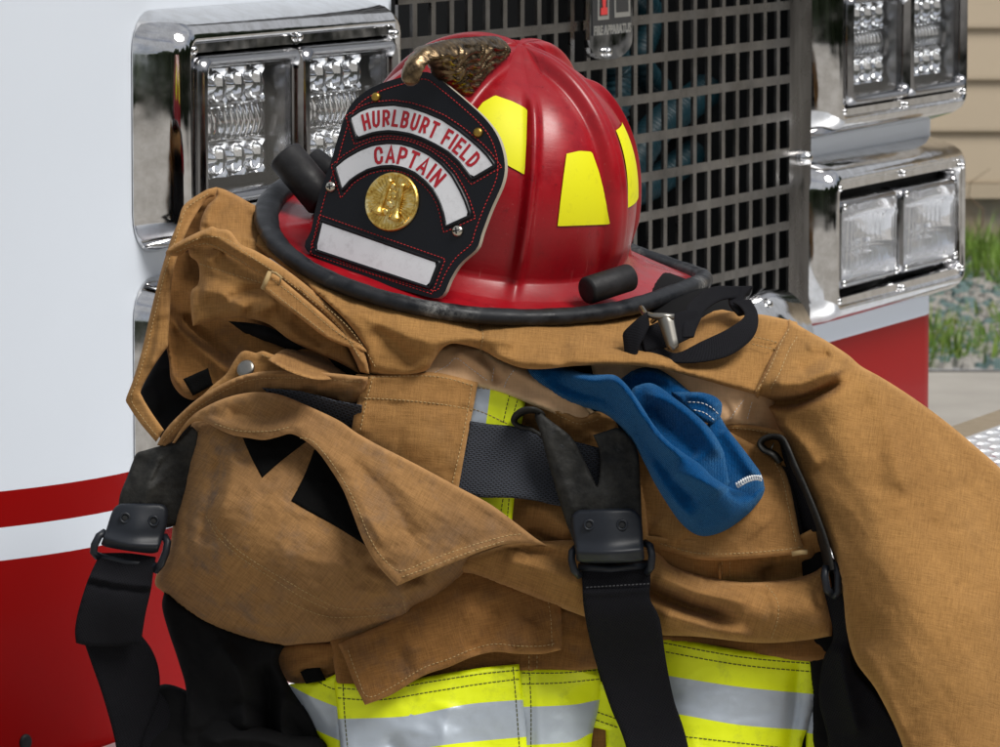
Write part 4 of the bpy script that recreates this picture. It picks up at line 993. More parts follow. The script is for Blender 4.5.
# canvas -----------------------------------------------------------------------
def canvas(name, c1, c2, stain, stain_amt=.5, weave_=1.0, edgec=None):
    t = NT(name); M[name] = t.m; uv = t.coord('UV'); ob = t.coord('Object')
    big = t.noise(ob, 9, 5, .6); mid = t.noise(ob, 38, 5, .65); fine = t.noise(ob, 600, 3, .6)
    wx = t.noise(t.coord('UV', (.07, 1.15, 1)), 1.0, 5, .8); wy = t.noise(t.coord('UV', (1.15, .07, 1)), 1.0, 5, .8)
    base = t.mix(t.ramp(big, [(.35, 0), (.65, 1)]), c1, c2)
    st_ = t.ramp(mid, [(.48, 0), (.68, 1)]); st2 = t.ramp(big, [(.40, 1), (.62, 0)])
    base = t.mix(t.math('MULTIPLY', t.math('MULTIPLY', st_, st2), stain_amt), base, stain)
    th = t.math('MULTIPLY', t.math('ADD', wx, wy), .5)
    thr = t.ramp(th, [(.37, (.60, .57, .52)), (.50, (1, 1, 1)), (.63, (1.38, 1.38, 1.34))])
    base = t.mix(.85*weave_, base, t.mix(1.0, base, thr, 'MULTIPLY'))
    at = t.node('ShaderNodeAttribute'); at.attribute_name = 'wear'
    wn = t.math('MULTIPLY', at.outputs['Fac'], t.ramp(t.noise(ob, 60, 4, .7), [(.3, .15), (.6, .75)]))
    base = t.mix(wn, base, edgec or tuple(min(.9, x*1.55+.02) for x in c1))
    t.set(Base=base, Roughness=.95, Sheen=.04, SheenR=.5, Spec=.06)
    h = t.math('ADD', t.math('MULTIPLY', t.noise(ob, 1400, 2), .25), t.math('ADD', t.math('MULTIPLY', th, .9), t.math('MULTIPLY', fine, .5)))
    t.bump(h, .55*weave_, .0009); return t
canvas('canvas_tan', (.34, .180, .062), (.26, .132, .046), (.20, .13, .075), .35)
canvas('canvas_worn', (.33, .178, .068), (.235, .128, .055), (.14, .105, .085), .8)
canvas('canvas_gold', (.36, .192, .065), (.285, .147, .049), (.25, .14, .06), .2)
canvas('canvas_brown', (.25, .12, .038), (.20, .095, .032), (.10, .065, .045), .6)
canvas('lining_suede', (.70, .45, .26), (.58, .36, .19), (.32, .2, .12), .3, .3)
t = mat('thread_pale', (.42, .29, .13), .8); t = mat('thread_dark', (.10, .10, .02), .7); t = mat('thread_white', (.75, .77, .78), .7)
def trimmat(name, a, b, rough=.5, soil=.5):
    t = mat(name, a, rough); c = t.coord('Object'); t.set(Base=t.mix(t.math('MULTIPLY', t.ramp(t.noise(c, 45, 6, .75), [(.52, 0), (.72, 1)]), soil), a, b))
    uv = t.coord('UV'); sx = t.node('ShaderNodeTexWave'); sx.inputs['Scale'].default_value = .5; t.link(uv, sx.inputs['Vector']); t.bump(t.math('ADD', sx.outputs[1], t.noise(c, 300, 3)), .12, .0005); return t
trimmat('lime_trim', (.88, 1.0, .002), (.36, .44, .03)); t = trimmat('silver_trim', (.50, .56, .63), (.36, .40, .44), .38, .35); t.set(Metallic=.25)
t = mat('velcro_black', (.004, .004, .004), .95); c = t.coord('Object'); t.bump(t.noise(c, 900, 3), .6, .0008); t.set(Spec=.1)
t = mat('black_leather', (.028, .027, .025), .6); c = t.coord('Object'); t.set(Base=t.ramp(t.noise(c, 70, 6, .75), [(.35, (.009, .009, .0085)), (.7, (.036, .035, .031))]), Roughness=t.ramp(t.noise(c, 120, 4), [(.3, .5), (.7, .8)]), Spec=.25); t.bump(t.noise(c, 500, 4), .4, .0008)
at = t.node('ShaderNodeAttribute'); 
t = mat('black_steel', (.012, .015, .021), .45, 0, Spec=.35); c = t.coord('Object'); t.bump(t.noise(c, 500, 2), .12, .0004)
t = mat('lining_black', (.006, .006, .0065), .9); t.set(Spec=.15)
t = NT('blue_knit'); M['blue_knit'] = t.m; ob = t.coord('Object'); uv = t.coord('UV')
kn = t.node('ShaderNodeTexWave'); kn.inputs['Scale'].default_value = .30; kn.inputs['Distortion'].default_value = 1.2; kn.inputs['Detail'].default_value = 1; t.link(uv, kn.inputs['Vector'])
t.set(Base=t.mix(t.math('MULTIPLY', t.math('ADD', t.noise(ob, 320, 4, .8), t.math('MULTIPLY', kn.outputs[1], .18)), .85), (.0005, .010, .055), (.002, .11, .33)), Roughness=.95, Sheen=.5, SheenR=.35, Spec=.1); t.b.inputs['Sheen Tint'].default_value = (.25, .6, 1, 1)
t.bump(t.math('ADD', t.math('MULTIPLY', kn.outputs[1], .4), t.math('MULTIPLY', t.noise(ob, 600, 4, .8), 1.8)), .8, .0012)
# ------------------------------------------------------------------ the folded gear
base = W(560, 800, GD); base[2] = ZB
coat = thing('bunker_coat', 'tan canvas firefighter coat folded under the red helmet, its sleeve hanging at the right', 'coat', base.tolist())
base2 = W(430, 800, GD); base2[2] = ZB
tro = thing('bunker_trousers', 'folded tan bunker trousers with black suspenders and lime reflective bands, lying beneath the coat', 'trousers', base2.tolist())
CT, CW, CG, CB, LS = M['canvas_tan'], M['canvas_worn'], M['canvas_gold'], M['canvas_brown'], M['lining_suede']
TP, TD, TW = M['thread_pale'], M['thread_dark'], M['thread_white']
# back filling of the pile: the folded inside of the trousers, standing on the bumper
def lump(name, parent, m_, sections, seed=0, amp=.006):
    "sections: list of (v, u0, u1, zback, zfront) in photograph units"
    mb = MB(); R = []
    for (v, u0, u1, zb, zf) in sections:
        ring = []; Dm = GD-(zb+zf)/2000; 
        for a in np.linspace(0, 2*PI, 65)[:-1]:
            cx, sx = math.cos(a), math.sin(a); e = .6
            u = (u0+u1)/2+(u1-u0)/2*math.copysign(abs(cx)**e, cx); D = Dm-(zf-zb)/2000*math.copysign(abs(sx)**e, sx)
            w_ = W(u, v, D); w_ = w_+amp*np.array([math.sin(a*5+v*.05+seed), math.cos(a*7+v*.03), 0]); ring.append(w_)
        R.append(ring)
    mb.loft(R, True, True, True); return mb.build(name, m_, parent)
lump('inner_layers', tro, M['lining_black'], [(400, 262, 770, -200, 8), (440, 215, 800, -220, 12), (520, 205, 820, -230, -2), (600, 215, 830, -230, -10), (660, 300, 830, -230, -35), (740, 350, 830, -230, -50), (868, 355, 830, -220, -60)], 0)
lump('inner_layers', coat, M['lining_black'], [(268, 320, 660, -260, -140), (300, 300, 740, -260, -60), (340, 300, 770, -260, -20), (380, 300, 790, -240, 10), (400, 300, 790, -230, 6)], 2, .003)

# --- lower reflective bands ---------------------------------------------------
LT = [M['lime_trim'], M['silver_trim'], CB]
def pv(pl, u):
    pl = np.array(pl, float); return np.interp(u, pl[:, 0], pl[:, 1])
def band(name_, outline, top, g0, g1, z, seed, ridges=(), low=None, noise=(1.6, .2)):
    cuts = [g0, g1]
    def mf(u, v):
        a, b = pv(g0, u), pv(g1, u)
        if v < a: return 0
        if v < b: return 1
        return 0
    return cloth(name_, tro, LT, outline, z, ridges, (), (4, 3), noise, seed, 0, 2.5, 3.4, cuts, mf, 0)
g5a = [(585, 662), (662, 675), (669, 676), (740, 687), (812, 694), (840, 697)]; g5b = [(585, 700), (677, 714), (740, 725), (805, 730), (840, 733)]
o, R5 = band('reflective_band', [(600, 630, 1), (662, 636), (740, 650), (817, 658, 1), (817, 693), (809, 725), (800, 760), (795, 882, 1), (610, 882, 1), (606, 740)], None, g5a, g5b, [(610, 650, -18), (700, 650, -4), (800, 660, -14), (815, 750, -22), (640, 750, -12), (720, 780, 0), (700, 882, 0), (800, 882, -10)], 11, [([(800, 655), (796, 700), (790, 750), (785, 850)], 7, -4)])
stitch(R5, tro, [[(664, 643), (740, 657), (815, 664)], [(666, 652), (740, 665), (815, 672)], [(680, 736), (740, 743), (803, 750)]], TD, 3.6, 1.2, .0004)
o, R = cloth('reflective_band', tro, [M['lime_trim'], M['silver_trim']], [(806, 656, 1), (818, 660), (824, 700), (832, 760), (840, 882, 1), (800, 882, 1), (806, 740)], -24, (), (), (3, 2), (1, .2), 12, cuts=[[(800, 700), (845, 706)], [(800, 732), (845, 738)]], mfun=lambda u, v: 1 if 700+(u-800)*.13 < v < 732+(u-800)*.13 else 0)
o, R = cloth('reflective_band', tro, M['lime_trim'], [(592, 680, 1), (606, 685), (616, 710), (622, 737, 1), (605, 730), (590, 727, 1)], -16, (), (), (3, 2), (1, .2), 13)
stitch(R, tro, [[(597, 712), (617, 719)], [(596, 720), (619, 728)]], TD, 3.4, 1.2, .0004)
o, R = cloth('trouser_leg', tro, CB, [(590, 715, 1), (625, 730), (640, 760), (640, 882, 1), (580, 882, 1)], -20, (), (), (3, 2), (2, .3), 14)
g3a = [(500, 708), (522, 707), (571, 705), (598, 700), (620, 697)]; g3b = [(500, 746), (526, 745), (571, 742), (592, 733), (620, 728)]
o, R3 = band('reflective_band', [(512, 668, 1), (560, 667), (596, 665, 1), (601, 685), (598, 710), (591, 750), (585, 882, 1), (505, 882, 1)], None, g3a, g3b, [(520, 670, -2), (560, 700, 4), (598, 680, -14), (590, 760, -16), (540, 850, 2), (510, 800, -4)], 15, [([(536, 665), (538, 720), (540, 800)], 3, 1.2, (0, 0))])
stitch(R3, tro, [[(522, 673), (560, 673), (597, 670)], [(522, 684), (560, 683), (600, 679)], [(529, 668), (531, 705), (531, 755)]], TD, 3.4, 1.2, .0004)
g2a = [(325, 720), (339, 719), (399, 717), (430, 712), (470, 704), (521, 700), (540, 699)]; g2b = [(325, 765), (341, 762), (400, 753), (430, 747), (470, 742), (525, 737), (545, 736)]
o, R2 = band('reflective_band', [(334, 681, 1), (380, 684), (430, 676), (480, 668), (519, 664, 1), (523, 700), (527, 750), (530, 882, 1), (345, 882, 1), (341, 760), (338, 720)], None, g2a, g2b, [(340, 690, -6), (430, 700, 10), (518, 680, 6), (430, 790, 14), (345, 790, -4), (525, 790, 6), (430, 882, 10)], 16,
    [([(385, 735), (400, 760), (395, 800)], 10, -3), ([(450, 700), (440, 760)], 16, 2.5)])
stitch(R2, tro, [[(338, 688), (380, 690), (430, 682), (480, 674), (520, 670)], [(338, 698), (380, 700), (430, 692), (480, 684), (520, 679)], [(343, 684), (345, 720), (349, 760)], [(513, 667), (516, 700), (520, 755)]], TD, 3.4, 1.2, .0004)
g1a = [(280, 681), (291, 686), (312, 697), (337, 707), (350, 712)]; g1b = [(280, 705), (300, 720), (314, 729), (341, 741), (355, 746)]
o, R1 = band('reflective_band', [(287, 688), (291, 684), (306, 683), (322, 680), (338, 673, 1), (341, 720), (346, 882, 1), (325, 882, 1), (326, 765), (324, 745), (312, 727), (298, 712), (289, 700)], None, g1a, g1b, [(290, 690, -34), (337, 680, -14), (340, 750, -14), (318, 740, -30), (335, 882, -20)], 17, [([(305, 690), (330, 730)], 9, 2)])
stitch(R1, tro, [[(319, 682), (328, 687), (337, 690)]], TD, 3.4, 1.2, .0004)
# --- brown lower panels ---------------------------------------------------------
o, R = cloth('trouser_leg', tro, CB, [(330, 640, 1), (430, 600), (600, 600, 1), (606, 640), (603, 668, 1), (560, 672), (480, 672), (430, 680), (380, 690), (337, 686, 1)], [(340, 660, -6), (430, 650, 0), (520, 655, 2), (600, 640, -4), (470, 605, 4)], [([(530, 650), (532, 672)], 3, 2)], (), (4, 3), (2.2, .4), 18, uvrot=8)
stitch(R, tro, [[(529, 655), (529, 670)], [(537, 655), (537, 670)]], TP, 3, 1.5, .0003)
o, R = cloth('trouser_leg', tro, CB, [(272, 650), (276, 645), (330, 642), (352, 648, 1), (352, 668), (339, 674), (320, 681), (300, 684), (285, 680), (273, 668)], [(275, 660, -40), (300, 665, -22), (340, 655, -12), (300, 682, -36)], [([(285, 676), (310, 662), (345, 652)], 6, 3), ([(290, 683), (320, 672), (340, 666)], 4, -4)], (), (8, 9), (2, .4), 19)
o, R = cloth('velcro_strip', tro, M['velcro_black'], [(300, 672, 1), (318, 663, 1), (326, 680, 1), (306, 684, 1)], -19, (), (), (2, 1), (.5, .2), 20)
o, R = cloth('trouser_leg', tro, CB, [(620, 628, 1), (700, 634), (770, 638), (832, 632, 1), (835, 655), (817, 662, 1), (740, 655), (662, 642), (620, 640, 1)], -8, (), (), (4, 4), (1.5, .3), 21)
o, RF2 = cloth('lower_flap', tro, M['canvas_brown'], [(338, 644, 1), (346, 662), (354, 683), (365, 705, 1), (391, 695), (423, 676), (449, 667), (470, 658), (494, 652), (518, 654), (542, 654), (561, 650, 1), (562, 630), (560, 590, 1), (500, 565), (440, 580), (400, 615)],
    [(345, 650, 4), (366, 700, 14), (420, 650, 14), (480, 640, 18), (555, 645, 12), (500, 590, 10), (430, 610, 10)], [([(400, 655), (450, 630), (480, 600)], 18, 4), ([(470, 655), (490, 630), (500, 600)], 9, -3), ([(520, 650), (530, 620)], 10, 3)], (), (3, 2), (2.2, .45), 22, rot=-25, thick=3, hem=.7, hemw=9, uvrot=-15)
stitch(RF2, tro, [[(348, 650), (358, 678), (368, 697), (392, 687), (423, 668), (449, 659), (470, 650), (494, 644), (518, 646), (542, 646), (556, 643)], [(552, 646), (551, 620), (548, 600)]], TP, 2.8, 1.6, .0003)
# --- bulging left leg -------------------------------------------------------------
o, RB = cloth('trouser_leg', tro, CW, [(192, 420, 1), (188, 445), (183, 478), (174, 512), (170, 545), (155, 580), (163, 592), (180, 607), (209, 626), (244, 639), (279, 646), (323, 645), (360, 639), (385, 630), (413, 622, 1), (414, 611), (436, 601), (455, 586), (473, 566), (470, 545), (430, 500), (380, 440), (300, 420)],
    [(192, 430, 2), (180, 490, -4), (165, 575, -12), (200, 610, -6), (250, 630, 4), (320, 636, 6), (380, 622, 8), (412, 612, 10), (465, 572, 16), (250, 540, 62), (300, 570, 62), (220, 500, 48), (350, 560, 56), (400, 590, 34), (300, 480, 52), (250, 460, 44), (400, 520, 46), (200, 560, 32), (440, 560, 34), (350, 440, 40), (300, 610, 34), (210, 440, 22)],
    [([(232, 440), (230, 480), (215, 530)], 9, 3), ([(222, 450), (208, 500), (200, 550)], (7, 12), -5), ([(285, 470), (275, 490), (268, 510)], 7, 1.6),
     ([(300, 600), (340, 612), (380, 606), (410, 592)], 10, -5), ([(240, 600), (300, 625), (350, 628)], 10, 4), ([(360, 560), (400, 575), (430, 570)], 9, -5), ([(350, 590), (395, 596), (425, 580)], 8, 4),
     ([(160, 580), (185, 560), (205, 520)], 10, 4), ([(192, 490), (186, 540), (196, 580)], 5, -3), ([(404, 598), (408, 610), (411, 624)], 3, 2.5, (0, 0)), ([(270, 540), (310, 560), (360, 570)], 30, 3)],
    [([(205, 510), (220, 533), (250, 560), (300, 590), (340, 607), (404, 612)], .9, 1.2, 0, 30)], (16, 26), (2.4, .45), 23, rot=25, thick=3, grid=2.7, uvrot=35)
stitch(RB, tro, [[(206, 516), (218, 537), (240, 557), (270, 577), (300, 596), (330, 610)], [(210, 520), (232, 545), (255, 562), (285, 580), (315, 597), (345, 609), (400, 606)], [(286, 601), (330, 617), (390, 614)], [(403, 600), (406, 612), (406, 620)]], M['thread_pale'], 2.8, 1.5, .00028, .15)
def on_relief(name, R, outline, dz, m_, parent=tro, th_=1.2, noise=(0, .15), edge=(1.5, .8), grid=3.2, uvrot=0):
    class Q:  # a sheet lying on the relief R
        pass
    O = resample_keep(spl(outline), grid*.8); P = O
    o, r_ = cloth(name, parent, m_, outline, 0, (), (), edge, noise, 5, thick=th_, grid=grid, wear=0, uvrot=uvrot)
    me = o.data; n = len(me.vertices); co = np.zeros(n*3); me.vertices.foreach_get('co', co); co = co.reshape(-1, 3)+np.array(parent_loc(parent))
    rel = co-CAM; D = rel@FWD; u = rel@RIGHT/D*FPX+500; v = 373.5-rel@UPV/D*FPX; zold = (GD-D)*1000; z = R(u, v)+dz+zold
    new = W(u, v, GD-z/1000)-np.array(parent_loc(parent)); me.vertices.foreach_set('co', new.ravel()); me.update()
    f = lambda U, V: R(U, V)+dz
    return o, f
on_relief('velcro_strip', RB, [(242, 436, 1), (250, 455), (262, 478, 1), (280, 462), (306, 442, 1), (310, 425, 1), (250, 420, 1)], 1.0, M['velcro_black'])
on_relief('velcro_strip', RB, [(314, 450, 1), (304, 476), (291, 501, 1), (315, 515), (340, 529), (368, 547, 1), (372, 520), (352, 470), (330, 440, 1)], 1.0, M['velcro_black'])
# --- long roll across the middle ----------------------------------------------------
o, RR = cloth('waist_roll', tro, CT, [(432, 574, 1), (455, 561), (480, 552), (508, 543), (546, 541), (590, 540), (650, 549), (672, 566), (700, 575), (730, 581), (757, 582), (790, 579), (812, 573), (828, 562, 1), (833, 600), (832, 636, 1), (800, 641), (757, 643), (700, 637), (660, 635), (620, 629), (585, 617), (540, 600), (500, 585), (468, 574)],
    [(440, 574, 12), (480, 560, 24), (500, 578, 22), (546, 560, 34), (560, 598, 22), (600, 590, 36), (660, 580, 34), (700, 605, 36), (750, 612, 40), (810, 605, 30), (830, 600, 18), (680, 632, 18), (770, 640, 14), (620, 625, 14), (780, 583, 20), (700, 580, 24)],
    [([(645, 588), (665, 598), (690, 608), (715, 615), (742, 622)], (6, 9), -17, (.02, .35)), ([(650, 572), (690, 590), (730, 600), (752, 606)], 10, 6), ([(655, 612), (690, 623), (725, 632), (755, 634)], 9, 7), ([(500, 560), (550, 572), (590, 588)], 14, 6), ([(520, 548), (560, 560), (600, 572)], 6, -3), ([(505, 543), (525, 549), (560, 553)], 3, -3), ([(700, 579), (735, 590), (756, 590)], 6, -3)],
    [([(750, 581), (764, 590), (771, 602), (772, 615), (768, 628), (756, 644)], 2.2, 1.2, 0, 18)], (9, 14), (2.0, .4), 24, rot=15, thick=3, grid=2.7, uvrot=20)
stitch(RR, tro, [[(766, 585), (777, 600), (778, 618), (771, 640)]], TP, 2.6, 1.5, .00028)
# --- right middle ----------------------------------------------------------------------
o, R = cloth('pocket', tro, CT, [(640, 535, 1), (720, 540), (800, 535, 1), (815, 528), (826, 530, 1), (828, 565, 1), (790, 583), (757, 588), (700, 585), (640, 570, 1)], [(650, 555, 18), (720, 565, 18), (790, 545, 14), (810, 545, 12), (800, 575, -6), (770, 570, 2), (825, 570, -14)], [([(772, 558), (790, 560), (815, 552)], 8, 6), ([(757, 579), (775, 566), (800, 564), (826, 568)], 9, -9)], (), (4, 3), (1.6, .3), 25, thick=3)
stitch(R, tro, [[(722, 562), (722, 576)], [(730, 562), (730, 578)]], TP, 2.6, 1.5, .0003)
tube_px('seam', [(720, 560, 19.5), (719.5, 570, 19.5), (720, 579, 19)], .0010, M['canvas_tan'], tro)
o, RK = cloth('pocket', tro, CT, [(630, 400, 1), (700, 418), (745, 440), (770, 455), (783, 468), (790, 486), (795, 510), (801, 540), (807, 553, 1), (780, 556), (745, 559), (715, 560.5), (690, 558), (650, 546, 1), (632, 480)],
    [(640, 430, 14), (700, 430, 20), (770, 460, 16), (700, 500, 32), (740, 530, 33), (800, 545, 22), (660, 545, 24), (640, 500, 20), (785, 490, 22)], [([(655, 520), (680, 545)], 14, 3), ([(740, 500), (765, 530)], 22, 2)], (), (4, 3), (1.6, .35), 26, thick=3, hem=.8, hemw=6, uvrot=6)
stitch(RK, tro, [[(652, 541), (690, 552), (715, 554), (745, 553), (780, 550), (802, 547)], [(775, 462), (783, 480), (789, 510), (796, 543)], [(720, 431), (718, 440)]], TP, 2.8, 1.5, .00032)
tube_px('bar_tack', [(792, 554, 27), (800, 552.5, 28), (807, 552, 27)], .0018, TP, tro)
o, R = cloth('waist_edge', tro, CT, [(690, 420, 1), (720, 422.5), (745, 424), (785, 431, 1), (800, 470, 1), (770, 462), (740, 448), (700, 440, 1)], [(700, 430, 14), (780, 440, 12), (750, 455, 12)], [([(700, 425), (730, 426), (785, 433)], 3, 2.5, (0, 0))], (), (3, 3), (1.2, .3), 27)
stitch(R, tro, [[(715, 428), (745, 429), (780, 435)]], TP, 2.6, 1.5, .0003)
o, R = cloth('suede_lining', tro, LS, [(590, 360, 1), (700, 372), (770, 392, 1), (785, 415), (790, 440, 1), (745, 426), (720, 425), (640, 425), (600, 410, 1)], [(620, 380, 24), (700, 400, 24), (740, 396, 20), (740, 424, 16), (775, 425, -10), (700, 425, 18)], [([(745, 395), (738, 410), (728, 424)], 4, 2.5), ([(722, 400), (730, 412), (728, 425)], 3, -2), ([(758, 400), (752, 422)], 5, -3)], (), (4, 3), (2.2, .4), 28, rot=60)
stitch(R, tro, [[(744, 400), (736, 410), (728, 423)], [(752, 402), (747, 420)]], TW, 2.4, 1.2, .00022)
# --- centre -------------------------------------------------------------------------------
o, R = cloth('trouser_front', tro, CT, [(505, 395, 1), (560, 430), (640, 440, 1), (650, 550, 1), (600, 562), (560, 556), (530, 540), (505, 520, 1)], [(520, 450, 14), (600, 460, 16), (560, 520, 30), (620, 550, 30), (530, 530, 22), (545, 545, 22)], [([(520, 505), (550, 515), (575, 535)], 12, 4), ([(525, 530), (550, 542), (575, 552)], 5, -6)], (), (4, 3), (1.6, .35), 29, uvrot=10)
o, R = cloth('suede_lining', tro, LS, [(418, 376, 1), (430, 352), (455, 344), (478, 348), (500, 360), (530, 370), (550, 382), (575, 398), (595, 412, 1), (580, 420), (540, 408), (500, 392), (460, 384), (430, 380)], [(430, 370, 36), (460, 352, 26), (500, 375, 32), (550, 395, 32), (585, 412, 31)], [([(455, 350), (475, 362), (498, 376)], 6, 3), ([(478, 350), (492, 368), (500, 385)], 5, -5), ([(505, 365), (545, 388), (590, 410)], 7, 4)], (), (4, 4), (2.0, .35), 30, rot=20)
stitch(R, tro, [[(434, 373), (448, 365), (456, 358), (470, 368), (488, 381)], [(494, 368), (492, 382)], [(514, 370), (507, 380), (504, 388)]], TW, 2.6, 1.0, .00022)
o, RE = cloth('waist_edge', tro, CT, [(522, 392, 1), (540, 401), (564, 411), (578, 417), (586, 417), (594, 412), (604, 412), (613, 416, 1), (622, 440), (615, 470), (590, 470), (560, 450), (520, 425, 1)], [(524, 400, 30), (564, 420, 30), (590, 420, 28), (610, 425, 22), (600, 455, 16), (560, 445, 16), (540, 430, 20)], [([(545, 407), (564, 414), (582, 420), (596, 415), (612, 419)], 3, 2.5, (0, 0)), ([(560, 420), (580, 428), (590, 440)], 7, 4), ([(575, 440), (590, 430), (610, 432)], 7, -4)], (), (3, 3), (2.2, .4), 31)
stitch(RE, tro, [[(528, 399), (545, 409), (564, 418), (580, 424), (600, 419)]], TP, 2.6, 1.5, .0003)
# upright reflective strip behind the wide webbing
g = [(491, 384), (486, 423), (480, 450), (470, 480), (462, 510)]
o, R = cloth('reflective_band', tro, [M['lime_trim'], M['silver_trim']], [(475, 380, 1), (491, 384), (527, 394, 1), (524, 410), (518, 450), (515, 490), (511, 530, 1), (460, 510, 1), (464, 440)], [(480, 385, 33), (525, 397, 33), (515, 440, 36), (510, 510, 34), (470, 500, 34), (470, 440, 36)], [([(509, 390), (503, 420), (500, 500)], 2.5, .8, (0, 0))], (), (3, 2), (1.2, .2), 32, cuts=[g], mfun=lambda u, v: 1 if u < np.interp(v, [384, 423, 450, 480, 510], [491, 486, 480, 470, 462]) else 0)
stitch(R, tro, [[(511, 390), (507, 405), (503, 424)], [(520, 393), (516, 405), (512, 420)], [(503, 499), (500, 518)], [(509, 499), (507, 523)]], TD, 3, 1.3, .00034)
stitch(R, tro, [[(478, 388), (500, 391), (526, 401)], [(473, 409), (487, 414), (508, 424)]], TP, 3, 1.3, .00034)
def warp_web(name, outline, z, seed, m_, parent=tro, uvrot=0, thick=3, grid=3.2, ridges=(), edge=(2, 1.2), steps=()): return cloth(name, parent, m_, outline, z, ridges, steps, edge, (.5, .05), seed, 0, thick, grid, uvrot=uvrot, wear=0)
warp_web('waist_webbing', [(470, 421, 1), (490, 424), (512, 426), (534, 431), (570, 440), (600, 448, 1), (600, 490), (590, 512, 1), (558, 506), (536, 501), (512, 498), (476, 497), (450, 488, 1), (462, 455)], [(455, 455, 46), (512, 425, 46), (512, 495, 46), (470, 490, 46), (475, 425, 46), (545, 465, 38), (570, 455, 38), (600, 450, 38), (595, 485, 36)], 33, M['webbing_grey'], uvrot=7)
warp_web('waist_webbing', [(262, 388, 1), (300, 391), (335, 400), (362, 405, 1), (362, 440, 1), (330, 430), (290, 412)], [(270, 395, 34), (330, 410, 40), (358, 420, 40)], 34, M['webbing_grey'], uvrot=20)
# front panel with its double stitched edge and the waistband running left
o, RP = cloth('fly_panel', tro, CT, [(356, 374, 1), (380, 375), (400, 373), (425, 372), (445, 374), (478, 382.5, 1), (473, 410), (467, 440), (458, 492, 1), (430, 500), (370, 470), (350, 440, 1), (354, 415), (358, 395)],
    [(360, 385, 44), (400, 380, 44), (470, 390, 42), (420, 440, 56), (458, 485, 50), (360, 430, 46), (400, 480, 48)], [([(372, 376), (366, 400), (362, 430)], 3.5, 1.6, (0, 0)), ([(358, 385), (362, 392), (355, 405)], 4, -3)],
    [([(478, 407), (450, 404.5), (420, 403), (390, 401), (364, 399)], -1.4, 1.3, 0, 60)], (3, 3), (1.3, .35), 35, thick=3, uvrot=4, hem=.7, hemw=8)
stitch(RP, tro, [[(373, 377), (368, 395), (364, 412), (360, 432)], [(366, 376), (361, 395)], [(472, 384), (466, 420), (460, 450), (452, 485)], [(364, 398), (400, 400), (440, 404), (474, 410)], [(360, 378), (400, 376), (440, 377), (474, 386)]], TP, 2.8, 1.5, .00034)
o, RW = cloth('waistband', tro, CW, [(157, 445, 1), (164, 432), (176, 418), (200, 397), (230, 380), (250, 373.5), (270, 371), (300, 371), (330, 373), (368, 377, 1), (366, 390), (358, 402, 1), (345, 404), (334, 398), (300, 395), (270, 393), (230, 400), (205, 412), (185, 430), (166, 448, 1)],
    [(160, 440, -2), (200, 405, 16), (250, 383, 34), (310, 383, 46), (360, 388, 46), (340, 400, 40), (190, 425, 6)], [([(160, 440), (180, 418), (205, 398), (232, 382), (255, 375), (300, 374), (366, 379)], 3.2, 2.6, (0, 0)), ([(315, 390), (330, 384), (350, 386), (362, 394)], 6, 3), ([(300, 388), (325, 394), (350, 396)], 4, -3)], (), (4, 4), (1.8, .5), 36, rot=-20, thick=3)
stitch(RW, tro, [[(163, 441), (182, 421), (206, 402), (234, 386), (257, 379), (300, 378), (362, 382)]], TP, 2.6, 1.5, .0003)
o, RS = cloth('snap_flap', tro, CT, [(241, 352), (246, 350.5), (256, 353, 1), (263, 351), (272, 354), (290, 360), (312, 368), (330, 378, 1), (260, 392), (220, 402), (196, 402, 1), (212, 386), (226, 374), (234, 361)], [(246, 355, 20), (290, 368, 30), (220, 390, 14), (260, 380, 26)], [([(258, 353), (300, 372)], 5, 2)], (), (3, 2.5), (1.6, .4), 37)
stitch(RS, tro, [[(262, 355), (285, 363), (310, 372)]], TP, 2.4, 1.6, .0003)
zc = float(RS(np.array([246.]), np.array([369.]))[0])
mb = MB(); c_ = W(246, 369, GD-(zc+.5)/1000); ax_ = -FWD+UPV*.4+RIGHT*-.5; ax_ /= np.linalg.norm(ax_); dome(mb, c_, ax_, .0068, .0028, 20); mb.build('snap_button', M['nickel'], tro)
o, R = cloth('suede_lining', tro, CT, [(268, 360, 1), (280, 351), (292, 347.5), (306, 347), (320, 352), (335, 362), (348, 376, 1), (320, 380), (290, 372)], [(290, 352, 2), (320, 365, 14), (345, 375, 20)], [([(290, 353), (312, 360), (330, 372)], 6, 2.5)], (), (8, 9), (1.6, .4), 38, label='yellowish tan rounded fold of lining')
